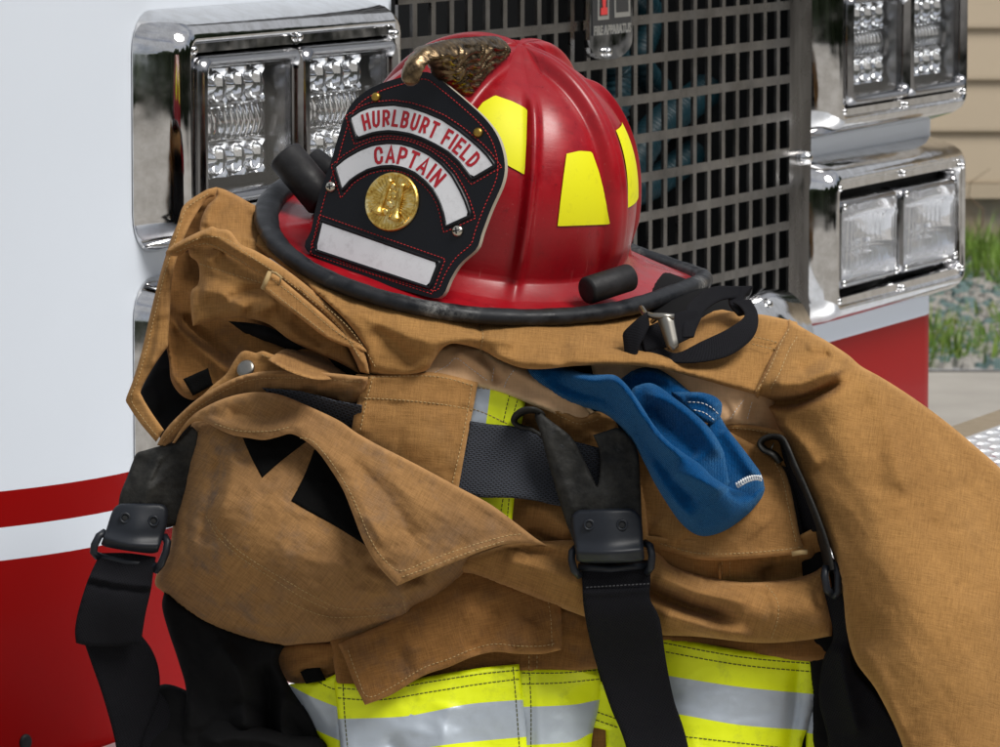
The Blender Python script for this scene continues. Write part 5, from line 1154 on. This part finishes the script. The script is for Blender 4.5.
# --- the big pocket flap lying over the leg -------------------------------------------------
o, RFL = cloth('pocket_flap', tro, CW, [(172, 443, 1), (180, 430), (189, 419), (200, 410), (220, 400), (240, 394), (260, 392), (281, 395), (306, 405), (338, 420), (357, 433), (380, 446), (408, 460), (440, 477), (462, 489), (490, 504), (516, 523), (534, 537), (548, 546, 1), (528, 543.5), (506, 544), (480, 552), (455, 562), (425, 574), (397, 586, 1), (386, 575), (374, 560), (362, 538), (352, 512), (343, 490), (331, 470), (318, 452), (304, 440), (291, 434), (278, 437), (264, 440), (248, 438), (232, 435), (218, 429), (206, 422.5), (196, 421.5), (187, 427), (175, 443, 1)],
    [(174, 440, 4), (200, 415, 24), (240, 403, 44), (240, 432, 52), (281, 405, 52), (290, 430, 62), (340, 430, 56), (330, 460, 68), (400, 470, 60), (360, 520, 76), (400, 575, 74), (460, 500, 58), (440, 560, 68), (500, 540, 52), (540, 544, 40), (400, 520, 74), (250, 415, 52)],
    [([(205, 420), (235, 427), (262, 430), (290, 424), (320, 428)], (9, 7), 4), ([(225, 412), (260, 418), (300, 414)], 9, -4), ([(315, 440), (345, 470), (365, 510), (385, 550)], 10, 3), ([(340, 440), (390, 480), (440, 515), (500, 535)], 22, 3), ([(350, 455), (390, 500), (420, 550)], 14, -3)],
    (), (3, 2.5), (1.8, .5), 39, rot=30, thick=3.2, grid=2.6, hem=.7, hemw=9, uvrot=30)
stitch(RFL, tro, [[(300, 438), (311, 440), (325, 454), (338, 472), (350, 492), (360, 514), (370, 538), (382, 557), (400, 571), (425, 562), (455, 551), (480, 543), (506, 536), (522, 534)], [(402, 577), (425, 569), (455, 557.5), (480, 548.5), (505, 541)], [(215, 424), (240, 431), (270, 431), (290, 427)]], TP, 2.8, 1.5, .00033)
# --- suspenders -------------------------------------------------------------------------------
BL = M['black_leather']; WBK = M['webbing_black']; BS = M['black_steel']
def suspender(label): 
    t_ = thing('suspender', '', ''); del t_['category']; t_['label'] = label; t_.parent = tro; t_.location = (0, 0, 0); return t_
def eyelet(u, v, z, parent, r_=.0042):
    mb = MB(); c = W(u, v, GD-z/1000); R = []
    for a in np.linspace(0, 2*PI, 21):
        d = RIGHT*math.cos(a)+UPV*math.sin(a); R.append([c+d*(r_*.78+r_*.24*math.cos(b))-FWD*(r_*.24*math.sin(b)) for b in np.linspace(0, 2*PI, 9)[:-1]])
    mb.loft(R, True); mb.build('eyelet', BS, parent)
    mb = MB(); dome(mb, c+FWD*.0004, -FWD, r_*.6, .0006, 14); mb.build('eyelet_hole', M['void_black'], parent)
s1 = suspender('black leather and webbing suspender down the middle of the pile')
o, RL = cloth('leather_end', s1, BL, [(536, 409, 1), (551, 421), (562, 429), (571, 437), (580, 451), (589, 470), (597, 487, 1), (600, 472), (599, 450), (593, 435, 1), (606, 431), (619, 428), (630, 438), (638, 453), (640.5, 486), (643, 550, 1), (600, 556), (577, 550, 1), (566, 522), (558, 496), (548, 462), (540, 432), (535, 418)],
    [(538, 415, 58), (560, 440, 56), (595, 440, 50), (628, 440, 48), (600, 500, 58), (640, 500, 50), (570, 520, 52), (610, 545, 56)], [([(554, 423), (558, 436), (560.5, 446)], 1.3, -1.5, (0, 0)), ([(616.5, 437), (617.5, 450)], 1.2, -1.2, (0, 0)), ([(545, 425), (560, 470), (575, 520)], 7, 1.8)], (), (2.5, 1.6), (.9, .35), 41, thick=4, grid=2.6)
for (u, v) in ((561, 447), (618, 451)):
    mb = MB(); z_ = float(RL(np.array([u]), np.array([v]))[0]); dome(mb, W(u, v, GD-(z_-.2)/1000), -FWD, .0019, .0006, 12); mb.build('slot_hole', M['void_black'], s1)
ribbon('leather_loop', [(541, 412, 3.822), (533, 408.5, 3.816), (523, 409, 3.818), (515, 414, 3.822), (512.5, 421, 3.828), (518, 426, 3.832), (530, 429, 3.836), (543, 437, 3.838)], [(545, 417, 3.85), (536, 412, 3.846), (526, 412.5, 3.846), (518.5, 417, 3.85), (517, 422, 3.855), (523, 427, 3.858), (534, 431, 3.86), (546, 440, 3.862)], .0032, BL, s1)
o, RPp = cloth('buckle_plate', s1, BS, [(571, 523), (572, 516), (578, 510.5), (590, 509.5), (625, 508.5), (634, 509.5), (640, 515), (642, 523), (644, 554, 1), (641, 561), (610, 563), (580, 562), (576, 555, 1)], [(575, 520, 60), (608, 518, 66), (640, 518, 60), (608, 545, 68), (578, 558, 62), (642, 556, 62)], [([(574, 552), (608, 553), (644, 550)], 7, 4, (0, 0))], (), (3, 2.4), (0, .04), 42, thick=4, grid=2.4, wear=0)
for (u, v) in ((589, 525), (622, 525)): eyelet(u, v, float(RPp(np.array([u]), np.array([v]))[0])+.6, s1)
tube_px('buckle_frame', [(576, 548, 50), (572, 552, 56), (571.5, 560, 58), (574, 570, 58), (580, 576, 54)], .0028, BS, s1)
tube_px('buckle_frame', [(645, 543, 50), (650, 546, 56), (652, 556, 58), (651, 567, 56), (647, 572, 50)], .0028, BS, s1)
tube_px('buckle_frame', [(578, 567, 52), (610, 569, 52), (647, 565, 50)], .0028, BS, s1)
warp_web('webbing_strap', [(580, 562, 1), (649, 560, 1), (650.5, 578), (650, 598), (657, 612), (661, 625), (666, 660), (674, 700), (689, 750), (712, 882, 1), (662, 882, 1), (627, 750), (610, 706), (593, 653), (584, 610), (582, 580)], [(585, 570, 52), (645, 570, 48), (588, 598, 56), (650, 600, 50), (600, 650, 34), (664, 650, 26), (620, 720, 12), (680, 720, 6), (650, 800, 6), (700, 850, 2)], 43, WBK, s1, uvrot=78, ridges=[([(583, 593), (615, 592), (650, 589)], 3, 2.2, (0, 0)), ([(583, 586), (615, 585), (650, 582)], 3, -1.4, (0, 0))], thick=2.6)
mb = MB()
for k in range(17):
    a = 586+k*3.8; z_ = 56.3-(a-586)*.05; mb.tube([W(a, 587.5-(a-586)*.06, GD-z_/1000), W(a+2.4, 587.3-(a-586)*.06, GD-z_/1000)], .00045, 5)
mat('thread_grey', (.07, .07, .075), .7); o = mb.build('stitching', M['thread_grey'], s1); o['kind'] = 'stuff'
s2 = suspender('black leather and webbing suspender hanging over the left side')
o, RL2 = cloth('leather_end', s2, BL, [(137, 453), (146, 450), (156, 447), (172, 443), (182, 436), (192, 426, 1), (200, 440), (196, 480), (185, 520, 1), (166, 528), (140, 522), (118, 512, 1), (120, 495), (127, 477), (133, 461)], [(140, 460, -8), (190, 435, 4), (185, 480, -6), (150, 490, 2), (122, 500, -4), (170, 520, -6)], [([(160, 450), (150, 480), (140, 515)], 10, 3), ([(166, 458), (158, 474), (152, 482)], 1.5, -1.8, (0, 0))], (), (4, 3), (1.4, .4), 44, thick=4, grid=2.8)
o, RP2 = cloth('buckle_plate', s2, BS, [(112, 512), (117, 505.5), (124, 503.5), (140, 503.5), (160, 504), (166, 507), (168, 514), (166, 528), (158, 552, 1), (150, 553.5), (128, 551), (106, 547), (101, 544, 1), (107, 527)], [(118, 508, 6), (162, 508, 6), (135, 530, 13), (105, 542, 6), (157, 548, 6)], [([(104, 538), (130, 545), (160, 546)], 7, 4, (0, 0))], (), (3, 2.2), (0, .04), 45, thick=4, grid=2.4, wear=0)
for (u, v) in ((125, 518), (153.5, 521)): eyelet(u, v, float(RP2(np.array([u]), np.array([v]))[0])+.6, s2)
tube_px('buckle_frame', [(105, 532, 2), (99, 536, 5), (94.5, 545, 6), (93.5, 552, 5), (98, 557, 2)], .0028, BS, s2)
tube_px('buckle_frame', [(164, 536, 2), (167.5, 542, 5), (166, 552, 6), (161, 564, 5), (155, 571, 1)], .0028, BS, s2)
tube_px('buckle_frame', [(98, 556, 1), (125, 562, 3), (156, 566, 1)], .0028, BS, s2)
warp_web('webbing_strap', [(101, 553, 1), (128, 553), (156, 557, 1), (153, 575), (151, 590), (146, 612), (143, 630), (141, 643, 1), (120, 646), (90, 646), (76, 643, 1), (75, 630), (78, 612), (86, 585), (94, 566)], [(105, 558, 4), (152, 562, 4), (120, 600, 12), (80, 630, 8), (140, 635, 4), (110, 644, 2)], 46, WBK, s2, uvrot=104, ridges=[([(90, 577), (120, 583), (152, 586)], 3, 3, (0, 0)), ([(90, 583), (120, 589), (152, 592)], 3, -1.4, (0, 0))], thick=2.6)
warp_web('webbing_strap', [(84, 642, 1), (142, 636, 1), (152, 650), (158.5, 668), (159.5, 690), (152, 715), (140, 747), (133, 790), (120, 882, 1), (105, 882, 1), (118, 790), (116, 747), (104, 700), (92, 665)], [(90, 650, -8), (150, 650, -12), (110, 710, -14), (155, 700, -22), (125, 790, -24), (115, 850, -28)], 47, WBK, s2, uvrot=96, thick=2.6)
warp_web('webbing_strap', [(156, 688, 1), (164, 697), (180, 722), (196, 752), (220, 882, 1), (150, 882, 1), (140, 752), (146, 715)], [(160, 700, -26), (185, 750, -30), (190, 850, -34)], 48, WBK, s2, uvrot=70, thick=2.6)
0 and ribbon('webbing_strap', [(110, 700, 3.90), (98, 712, 3.90), (88, 730, 3.90), (80, 760, 3.905), (76, 882, 3.91)], [(116, 708, 3.93), (106, 722, 3.93), (98, 740, 3.93), (92, 765, 3.93), (88, 882, 3.94)], .0026, WBK, s2)
s3 = suspender('black leather suspender squeezed between the pocket and the right sleeve')
ribbon('leather_loop', [(779, 463, 3.852), (772, 455, 3.848), (763, 451, 3.85), (758.5, 444, 3.852), (763, 438, 3.852), (772, 435.5, 3.85), (782, 437, 3.846), (788, 446, 3.844), (796, 465, 3.84), (806, 487, 3.84), (818, 516, 3.838), (828, 545, 3.838), (833, 570, 3.84)], [(784, 461, 3.885), (777, 453, 3.882), (769, 448, 3.884), (764.5, 443, 3.886), (768, 440, 3.886), (774, 439, 3.884), (779, 441, 3.88), (783, 449, 3.876), (790, 468, 3.874), (799, 489, 3.874), (811, 518, 3.872), (821, 547, 3.872), (826, 571, 3.874)], .0034, BL, s3)
warp_web('webbing_strap', [(780, 446, 1), (792, 462), (806, 492), (822, 531, 1), (803, 533, 1), (796, 500), (788, 475)], [(785, 455, 22), (800, 490, 24), (812, 530, 20)], 49, WBK, s3, uvrot=70)
mb = MB(); q_ = W(772, 447, 3.858); mb.tube([q_-UPV*.003-RIGHT*.001, q_, q_+UPV*.003+RIGHT*.0015], .0005, 6); mb.build('rivet', M['nickel'], s3)
tube_px('buckle_frame', [(826, 566, 34), (824.5, 576, 36), (827, 590, 36), (832, 594, 32)], .0028, BS, s3)
tube_px('buckle_frame', [(834, 562, 32), (838, 575, 34), (838, 592, 34), (833, 597, 32)], .0028, BS, s3)
warp_web('webbing_strap', [(823, 588, 1), (842, 586, 1), (848, 615), (849, 640), (853, 668), (876, 696), (893, 722), (908, 752), (935, 882, 1), (838, 882, 1), (829, 750), (819, 700), (823, 660), (833, 638), (829, 612)], [(828, 595, 26), (840, 595, 30), (838, 640, 18), (835, 690, 12), (870, 710, 22), (840, 750, 6), (895, 760, 14), (880, 850, 8)], 50, WBK, s3, uvrot=75, ridges=[([(840, 640), (845, 680), (860, 740)], 10, 6)])
o, R = cloth('lining_shade_fold', tro, M['lining_black'], [(800, 540, 1), (835, 560), (856, 610), (862, 660), (890, 700), (915, 745), (945, 882, 1), (815, 882, 1), (812, 700), (806, 620)], [(820, 560, 0), (850, 640, -6), (870, 720, -14), (830, 800, -24), (920, 840, -14)], (), (), (4, 4), (2, .4), 53)
# --- dark folds low on the left, widened leftwards to stand in for shade ------------------------------------------------------------------
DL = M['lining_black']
o, R = cloth('lining_shade_fold', tro, DL, [(165, 590, 1), (200, 614), (245, 632), (285, 645, 1), (279, 662), (292, 690), (322, 742), (335, 882, 1), (215, 882, 1), (180, 760), (184, 720), (186, 690), (178, 660), (168, 630), (162, 606)], [(200, 620, -22), (260, 650, -14), (250, 720, -18), (300, 760, -30), (230, 850, -20)], [([(215, 640), (240, 680), (245, 740)], 12, 10), ([(262, 660), (270, 700), (268, 750)], 8, -9), ([(285, 690), (280, 730), (296, 760)], 9, 7), ([(230, 700), (262, 712), (280, 740)], 8, -5)], (), (9, 12), (5, .6), 51, rot=60)
o, R = cloth('lining_shade_fold', tro, DL, [(136, 702, 1), (165, 684), (205, 700), (240, 720), (290, 735), (330, 752), (335, 882, 1), (130, 882, 1)], [(140, 730, -30), (200, 740, -14), (300, 750, -14), (250, 850, 0)], [([(200, 745), (250, 738), (310, 756)], 8, 7), ([(220, 770), (280, 765)], 8, -6)], (), (9, 12), (4, .6), 52, rot=10)

# ================= coat =================
# band running under the helmet
o, RA = cloth('coat_body', coat, CG, [(246, 243, 1), (256, 231), (266, 214), (300, 190), (400, 180), (520, 225), (600, 262), (650, 286), (690, 299), (712, 307), (740, 313), (765, 315), (797, 322, 1), (800, 335), (795, 350), (775, 392, 1), (757, 395, 1), (735, 389), (700, 379), (660, 369), (620, 365), (575, 366), (545, 369), (522, 368), (500, 360), (482, 350), (462, 344.5), (450, 344), (441, 350), (433, 362), (425, 371), (400, 376), (369, 373.5, 1), (365, 350), (352, 328), (330, 305), (300, 280), (270, 258)],
    [(250, 243, -50), (262, 228, -76), (270, 250, -40), (300, 190, -260), (400, 185, -310), (520, 195, -340), (640, 220, -330), (720, 255, -200), (300, 275, 2), (340, 300, 30), (400, 318, 42), (451, 330, 46), (520, 334, 36), (570, 334, 20), (620, 330, -8), (660, 320, -45), (700, 300, -100), (370, 365, 48), (420, 360, 52), (460, 338, 44), (520, 355, 50), (580, 355, 50), (650, 350, 30), (700, 350, 6), (740, 340, -8), (770, 312, -44), (795, 330, -26), (780, 350, -2), (750, 385, 24), (768, 385, 20), (700, 372, 40), (330, 240, -110), (480, 260, -110), (600, 270, -110), (780, 380, 10)],
    [([(300, 285), (330, 306), (356, 335), (376, 372)], 9, 5), ([(372, 325), (395, 345), (415, 370)], 10, -5), ([(345, 305), (380, 325), (420, 340), (450, 340)], 11, 5), ([(440, 352), (470, 338), (520, 345)], (7, 10), 6), ([(478, 320), (481, 335), (478, 352)], 4, -3), ([(560, 345), (620, 352), (690, 360)], 16, 6), ([(490, 352), (520, 362), (560, 360)], 8, 4), ([(600, 340), (650, 335), (700, 332)], 8, -4)],
    (), (10, 13), (2.0, .45), 61, rot=5, thick=3, grid=3.0, uvrot=5)
stitch(RA, coat, [[(296, 284), (320, 302), (345, 324), (362, 345), (376, 368)], [(477, 318), (483, 334), (480, 352)]], TP, 2.6, 1.5, .0003)
# rolled front edge of the collar
o, RH = cloth('collar_edge', coat, CT, [(166, 254), (170, 247), (182, 240), (198, 232), (206, 229), (212, 226.5), (219, 229), (230, 231), (241, 244), (256, 251), (275, 262), (300, 280), (330, 305), (352, 328), (364, 350), (369.5, 374, 1), (360, 372, 1), (354, 358), (344, 341), (325, 322), (296, 300), (262, 277), (238, 261), (218, 250), (204, 246), (190, 249), (178, 256)],
    [(168, 252, -40), (210, 236, -22), (250, 258, -4), (300, 290, 18), (345, 330, 40), (366, 370, 52)], [([(170, 251), (190, 241), (212, 236), (240, 252), (275, 272), (310, 298), (340, 326), (362, 362)], 4, 5, (0, 0)), ([(195, 236), (215, 243), (245, 262)], 3, -2.5)], (), (4, 5), (1.6, .6), 62, rot=35, thick=4, grid=2.4)
stitch(RH, coat, [[(185, 245), (205, 237), (228, 240), (250, 256), (280, 276), (312, 301), (340, 328), (360, 358)], [(176, 252), (196, 245), (212, 245), (236, 258), (262, 274)]], TP, 2.4, 1.5, .0003)
o, R = cloth('collar_lining', coat, CT, [(188, 246, 1), (205, 240), (240, 255), (280, 283), (320, 312), (345, 338), (360, 374, 1), (340, 363), (315, 352), (290, 340), (268, 324), (245, 318), (226, 318.5), (208, 322), (193, 326, 1), (191, 310), (191, 292), (198, 284), (199.5, 272), (197, 262), (190, 256)],
    [(195, 250, -36), (200, 275, -28), (195, 320, -22), (230, 290, -6), (260, 300, 2), (300, 320, 12), (340, 355, 22), (225, 315, -16), (250, 270, -14)],
    [([(202, 268), (240, 280), (262, 284)], 3, 1.5), ([(205, 262), (215, 256), (222, 248)], 7, 5), ([(198, 290), (225, 296), (250, 312)], 10, 6), ([(225, 300), (255, 290), (270, 288)], 7, -5), ([(250, 315), (280, 305), (300, 318)], 8, 5), ([(270, 300), (300, 325), (330, 350)], 9, -5)], (), (6, 8), (2.6, .6), 63, rot=20, thick=3, grid=2.6)
stitch(R, coat, [[(200, 264), (225, 272), (262, 283)]], TP, 2.4, 1.5, .0003)
o, R = cloth('hanger_loop', coat, CT, [(267, 273, 1), (276, 275), (292, 288), (318, 310), (342, 331), (362, 345, 1), (366, 352), (345, 346), (325, 337), (300, 318), (280, 303), (262, 289, 1)], [(266, 280, 22), (300, 303, 34), (340, 335, 46), (362, 348, 50)], [([(264, 281), (275, 284)], 4, 1.5)], (), (3, 3), (.8, .3), 64, thick=4, grid=2.4, hem=.6, hemw=4)
stitch(R, coat, [[(272, 279), (300, 301), (330, 327), (355, 344)], [(270, 290), (295, 310), (325, 333)]], TP, 2.4, 1.5, .0003)
tube_px('bar_tack', [(270, 272, 24), (266, 281, 26), (263, 289, 24)], .0018, TP, coat)
tube_px('loose_thread', [(270, 272, 24), (276, 273, 27), (281, 277, 28), (280, 283, 26)], .0008, TP, coat)
# high fold behind, left of the brim
o, R = cloth('collar_back', coat, CT, [(216, 187, 1), (226, 190), (240, 197), (257, 206), (285, 214), (300, 230, 1), (270, 258), (246, 252), (235, 244), (225, 238), (205, 240, 1), (200, 232), (201, 220), (207, 206), (215, 198)], [(218, 192, -84), (205, 225, -62), (240, 215, -72), (265, 225, -84), (240, 243, -40)], [([(218, 196), (210, 212), (206, 228)], 6, 4), ([(230, 200), (250, 225), (246, 245)], 12, 4), ([(256, 212), (250, 240)], 9, -5)], (), (5, 6), (2, .5), 65, rot=60, grid=2.6)
o, R = cloth('collar_back', coat, CB, [(180, 214, 1), (195, 203), (217, 190, 1), (222, 215), (215, 240, 1), (190, 248), (170, 250, 1)], [(185, 220, -96), (210, 200, -100), (205, 235, -84)], [([(200, 205), (195, 235)], 7, -5)], (), (4, 4), (2, .5), 66)
o, RLb = cloth('collar_flap', coat, CT, [(217, 187, 1), (212, 188), (204, 191), (184, 205), (178, 222), (170, 242), (160, 275), (150, 315), (142, 350), (133, 380), (126, 399), (128, 405), (140, 423), (156, 442, 1), (164, 430, 1), (152, 413), (142.5, 397), (141.5, 389), (154, 366), (168, 346, 1), (170, 310), (172, 280), (178, 255), (190, 225), (206, 200), (215, 196)],
    [(214, 190, -82), (185, 210, -70), (170, 250, -56), (150, 320, -48), (130, 398, -42), (158, 438, -20), (164, 300, -46), (148, 375, -36), (160, 345, -38)], [([(210, 191), (184, 211), (174, 245), (160, 290), (148, 340), (132, 395)], 3, 2.2, (0, 0)), ([(170, 262), (162, 300), (158, 340), (148, 376)], 5, 3)], (), (3, 3), (1.4, .4), 67, thick=3, grid=2.6)
stitch(RLb, coat, [[(208, 194), (187, 208), (180, 226), (172, 250), (163, 280), (154, 318), (146, 352), (137, 382), (131, 399), (144, 420), (157, 436)]], TP, 2.4, 1.5, .0003)
o, R = cloth('collar_lining', coat, CB, [(166, 252, 1), (195, 248, 1), (235, 268), (290, 304), (340, 340), (362, 372, 1), (340, 400), (240, 400), (205, 397), (192, 400), (180, 394), (171, 380), (169, 360), (165, 342), (163, 326), (167, 305), (165, 280)],
    [(170, 262, -80), (240, 290, -70), (300, 330, -50), (190, 300, -70), (168, 340, -50), (175, 385, -34), (195, 396, -26), (230, 370, -22), (260, 345, -26), (300, 360, -20), (340, 380, -10)],
    [([(168, 315), (180, 330), (195, 345), (215, 362), (232, 376)], 5, 7), ([(178, 312), (192, 328), (215, 345), (240, 365)], 7, -8), ([(171, 300), (168, 330), (172, 370), (186, 392)], 4, 5), ([(240, 322), (270, 342), (300, 362)], 12, 8), ([(260, 322), (300, 340), (340, 362)], 10, -9)], (), (5, 6), (2.4, .6), 68, rot=40, grid=2.6)
o, R = cloth('velcro_strip', coat, M['velcro_black'], [(183, 379, 1), (208, 368, 1), (213, 385, 1), (193, 396, 1)], -18, (), (), (2, 1), (.3, .2), 69)
o, R = cloth('lining_shade_fold', coat, DL, [(140, 392, 1), (155, 362), (172, 335), (260, 330), (300, 360), (250, 420), (190, 440), (160, 438, 1)], [(150, 390, -64), (200, 350, -70), (250, 370, -50), (180, 430, -40)], (), (), (4, 4), (3, .4), 70)
o, R = cloth('lining_shade_fold', coat, DL, [(228, 321, 1), (262, 325), (300, 340), (345, 356), (368, 362, 1), (368, 377, 1), (345, 375), (325, 356), (306, 349), (290, 352), (270, 350)], [(240, 325, -24), (300, 345, -14), (360, 370, 8), (270, 345, -24)], [([(250, 330), (300, 346), (350, 366)], 8, 5)], (), (4, 4), (3, .4), 72)  # black sheet stands in for the deep shade under the collar lining
# sleeve on the right
o, RV = cloth('sleeve', coat, CG, [(789, 319, 1), (800, 326), (812, 333), (825, 340), (847, 354), (861, 366), (879, 376), (900, 389), (925, 406), (950, 425), (975, 446), (1000, 468), (1030, 500), (1060, 560), (1075, 640), (1070, 740), (1050, 882, 1), (925, 882, 1), (912, 800), (903, 747), (878, 693), (856, 662), (847, 632), (843, 595), (836, 565), (824, 530), (812, 498), (795, 464), (780, 430), (768, 406), (757, 398), (754, 393, 1), (766, 368), (776, 345), (786, 328)],
    [(789, 330, -20), (774, 350, 3), (760, 388, 27), (800, 388, 32), (800, 350, 6), (840, 352, -6), (830, 372, 26), (870, 380, -8), (900, 395, -24), (950, 430, -44), (1000, 472, -60), (1060, 600, -60), (790, 430, 14), (830, 440, 34), (870, 470, 44), (930, 480, 14), (830, 530, 34), (880, 560, 66), (940, 560, 50), (1000, 600, 26), (850, 640, 40), (900, 660, 80), (960, 700, 70), (1040, 720, 0), (900, 780, 60), (960, 850, 70), (1040, 850, 0), (920, 850, 50)],
    [([(805, 350), (815, 346), (835, 352), (850, 362)], (7, 9), 5), ([(798, 372), (815, 362), (832, 352)], 9, -6), ([(852, 366), (875, 400), (890, 440), (905, 500)], (16, 22), 7), ([(872, 385), (920, 430), (960, 500), (980, 560)], 26, 3.5), ([(868, 392), (880, 430), (880, 500)], 30, -3), ([(960, 470), (985, 530), (985, 590)], 24, -4), ([(925, 520), (955, 530), (985, 520)], 8, -2), ([(955, 580), (975, 590), (1000, 585)], 9, -3), ([(862, 640), (885, 690), (905, 740)], 16, 3), ([(758, 402), (780, 404), (792, 403), (810, 398), (828, 390), (850, 377)], (5, 12), -20, (.01, .3)), ([(770, 384), (800, 384), (822, 375), (840, 365)], 9, 7), ([(776, 420), (800, 440), (820, 470)], 10, 4)],
    [([(748, 394), (770, 396), (792, 395), (808, 391), (825, 382.5), (841, 371.5), (856, 367)], 16, 2.4, 2, 60), ([(799, 336), (790, 352), (782, 372), (772, 390)], 1.2, 1.2, 0, 14)], (9, 12), (1.7, .28), 71, rot=60, thick=3, grid=3.0, uvrot=8)
stitch(RV, coat, [[(789, 329), (780, 345), (770, 368), (757, 391)], [(797, 337), (788, 352), (780, 372), (770, 390)], [(754, 337), (764, 339), (779, 343)], [(752, 344), (764, 347), (777, 350)]], TP, 2.6, 1.4, .00034)

# ================= blue knit hood =================
hb = W(690, 530, GD)
hood = thing('knit_hood', 'crumpled blue knit hood hanging over the trousers below the chin strap', 'hood', hb.tolist())
BK = M['blue_knit']
o, R = cloth('hood_body', hood, BK, [(616, 382, 1), (622, 374), (630, 369), (642, 366.5), (656, 368), (672, 377), (688, 390), (700, 400, 1), (690, 430), (650, 430), (625, 400)], [(620, 378, 30), (650, 372, 34), (685, 395, 44), (655, 420, 50)], [([(628, 378), (650, 372), (675, 384)], 6, 4)], (), (8, 10), (1.6, .3), 81, rot=30, grid=2.6)
o, RG = cloth('hood_hem', hood, BK, [(672, 392, 1), (690, 392), (702, 392.5), (714, 396), (721, 402), (722, 408), (720, 417), (713, 425, 1), (696, 418), (682, 405)], [(680, 398, 52), (705, 398, 58), (720, 412, 52), (700, 415, 62)], [([(685, 396), (704, 398), (718, 410)], 5, 3)], (), (5, 6), (.8, .3), 82, grid=2.4)
stitch(RG, hood, [[(688, 402), (702, 403), (712, 408), (719, 415)], [(694, 410), (705, 413), (715, 421)]], TW, 2.6, 1.6, .00035)
o, RB2 = cloth('hood_body', hood, BK, [(713, 410, 1), (720, 416), (727, 428), (741, 446), (753, 462), (761, 474), (764, 488), (758, 502), (735, 510), (715, 480), (705, 440)], [(720, 420, 50), (740, 450, 54), (755, 475, 50), (762, 490, 44), (725, 470, 62)], [([(722, 425), (742, 456), (756, 478)], 8, 5)], (), (8, 10), (1.2, .3), 83, rot=50, grid=2.6)
o, RC = cloth('hood_body', hood, BK, [(628, 400, 1), (632, 389), (640, 384.5), (650, 383), (660, 387), (672, 396), (688, 408), (704, 422), (716, 437), (725, 455), (729.5, 472), (731, 482, 1), (715, 500), (680, 470), (650, 430)], [(634, 392, 56), (655, 388, 62), (690, 418, 72), (725, 465, 66), (700, 460, 80), (660, 420, 68)], [([(640, 392), (670, 402), (700, 426), (722, 460)], 10, 6), ([(650, 405), (675, 435), (700, 460)], 10, -4)], (), (6, 8), (1.2, .3), 84, rot=50, grid=2.6)
o, RD = cloth('hood_body', hood, BK, [(526, 368, 1), (540, 362), (552, 360.5), (566, 366), (580, 372), (597, 374.5), (614, 375), (624, 382), (633, 393), (643, 408), (654, 425), (668, 441), (685, 454), (700, 464), (712, 476), (724, 484), (738, 490), (752, 490), (764, 486), (763, 495), (757, 504), (748, 514), (728, 529), (708, 536), (694, 533.5), (680, 522), (666, 502), (654, 482), (646, 466), (634, 444), (620, 426), (603, 413), (580, 406), (564, 400), (544, 388), (530, 377)],
    [(530, 371, 38), (560, 368, 42), (560, 392, 50), (600, 385, 62), (600, 405, 54), (625, 400, 78), (640, 440, 66), (655, 440, 86), (680, 470, 92), (665, 490, 72), (700, 490, 92), (700, 530, 56), (740, 505, 66), (760, 490, 52), (725, 495, 84), (750, 510, 56)],
    [([(560, 372), (590, 380), (614, 380), (628, 392), (645, 418), (662, 440), (690, 463)], 7, 8), ([(545, 378), (575, 392), (605, 400), (622, 420)], 9, -5), ([(632, 420), (650, 450), (675, 480), (700, 505)], 12, -6), ([(670, 470), (700, 480), (725, 492)], 9, 6), ([(725, 487), (740, 496), (755, 492)], 5, -6), ([(645, 455), (670, 495), (700, 525)], 10, 5)],
    (), (11, 17), (1.8, .35), 85, rot=45, grid=2.4, thick=4, uvrot=-45)
stitch(RD, hood, [[(736, 484.5), (745, 479), (754, 476), (761, 477)], [(738, 487.5), (747, 482), (756, 479.5), (762, 481)]], TW, 1.6, .8, .0006, 1.5)
for i_, (z_) in enumerate(()): pass
mb = MB()
for k in range(12):
    a = 736+k*2.2; b = 484.5-4*math.sin(min(1, k/8)*PI/2)*1.9; z_ = float(max(RD(np.array([a]), np.array([b+2]))[0], RB2(np.array([a]), np.array([b]))[0]))+1.2
    mb.tube([W(a, b-1.8, GD-z_/1000), W(a+1.6, b+2.6, GD-z_/1000)], .0006, 5)
o = mb.build('stitching', TW, hood); o['kind'] = 'stuff'
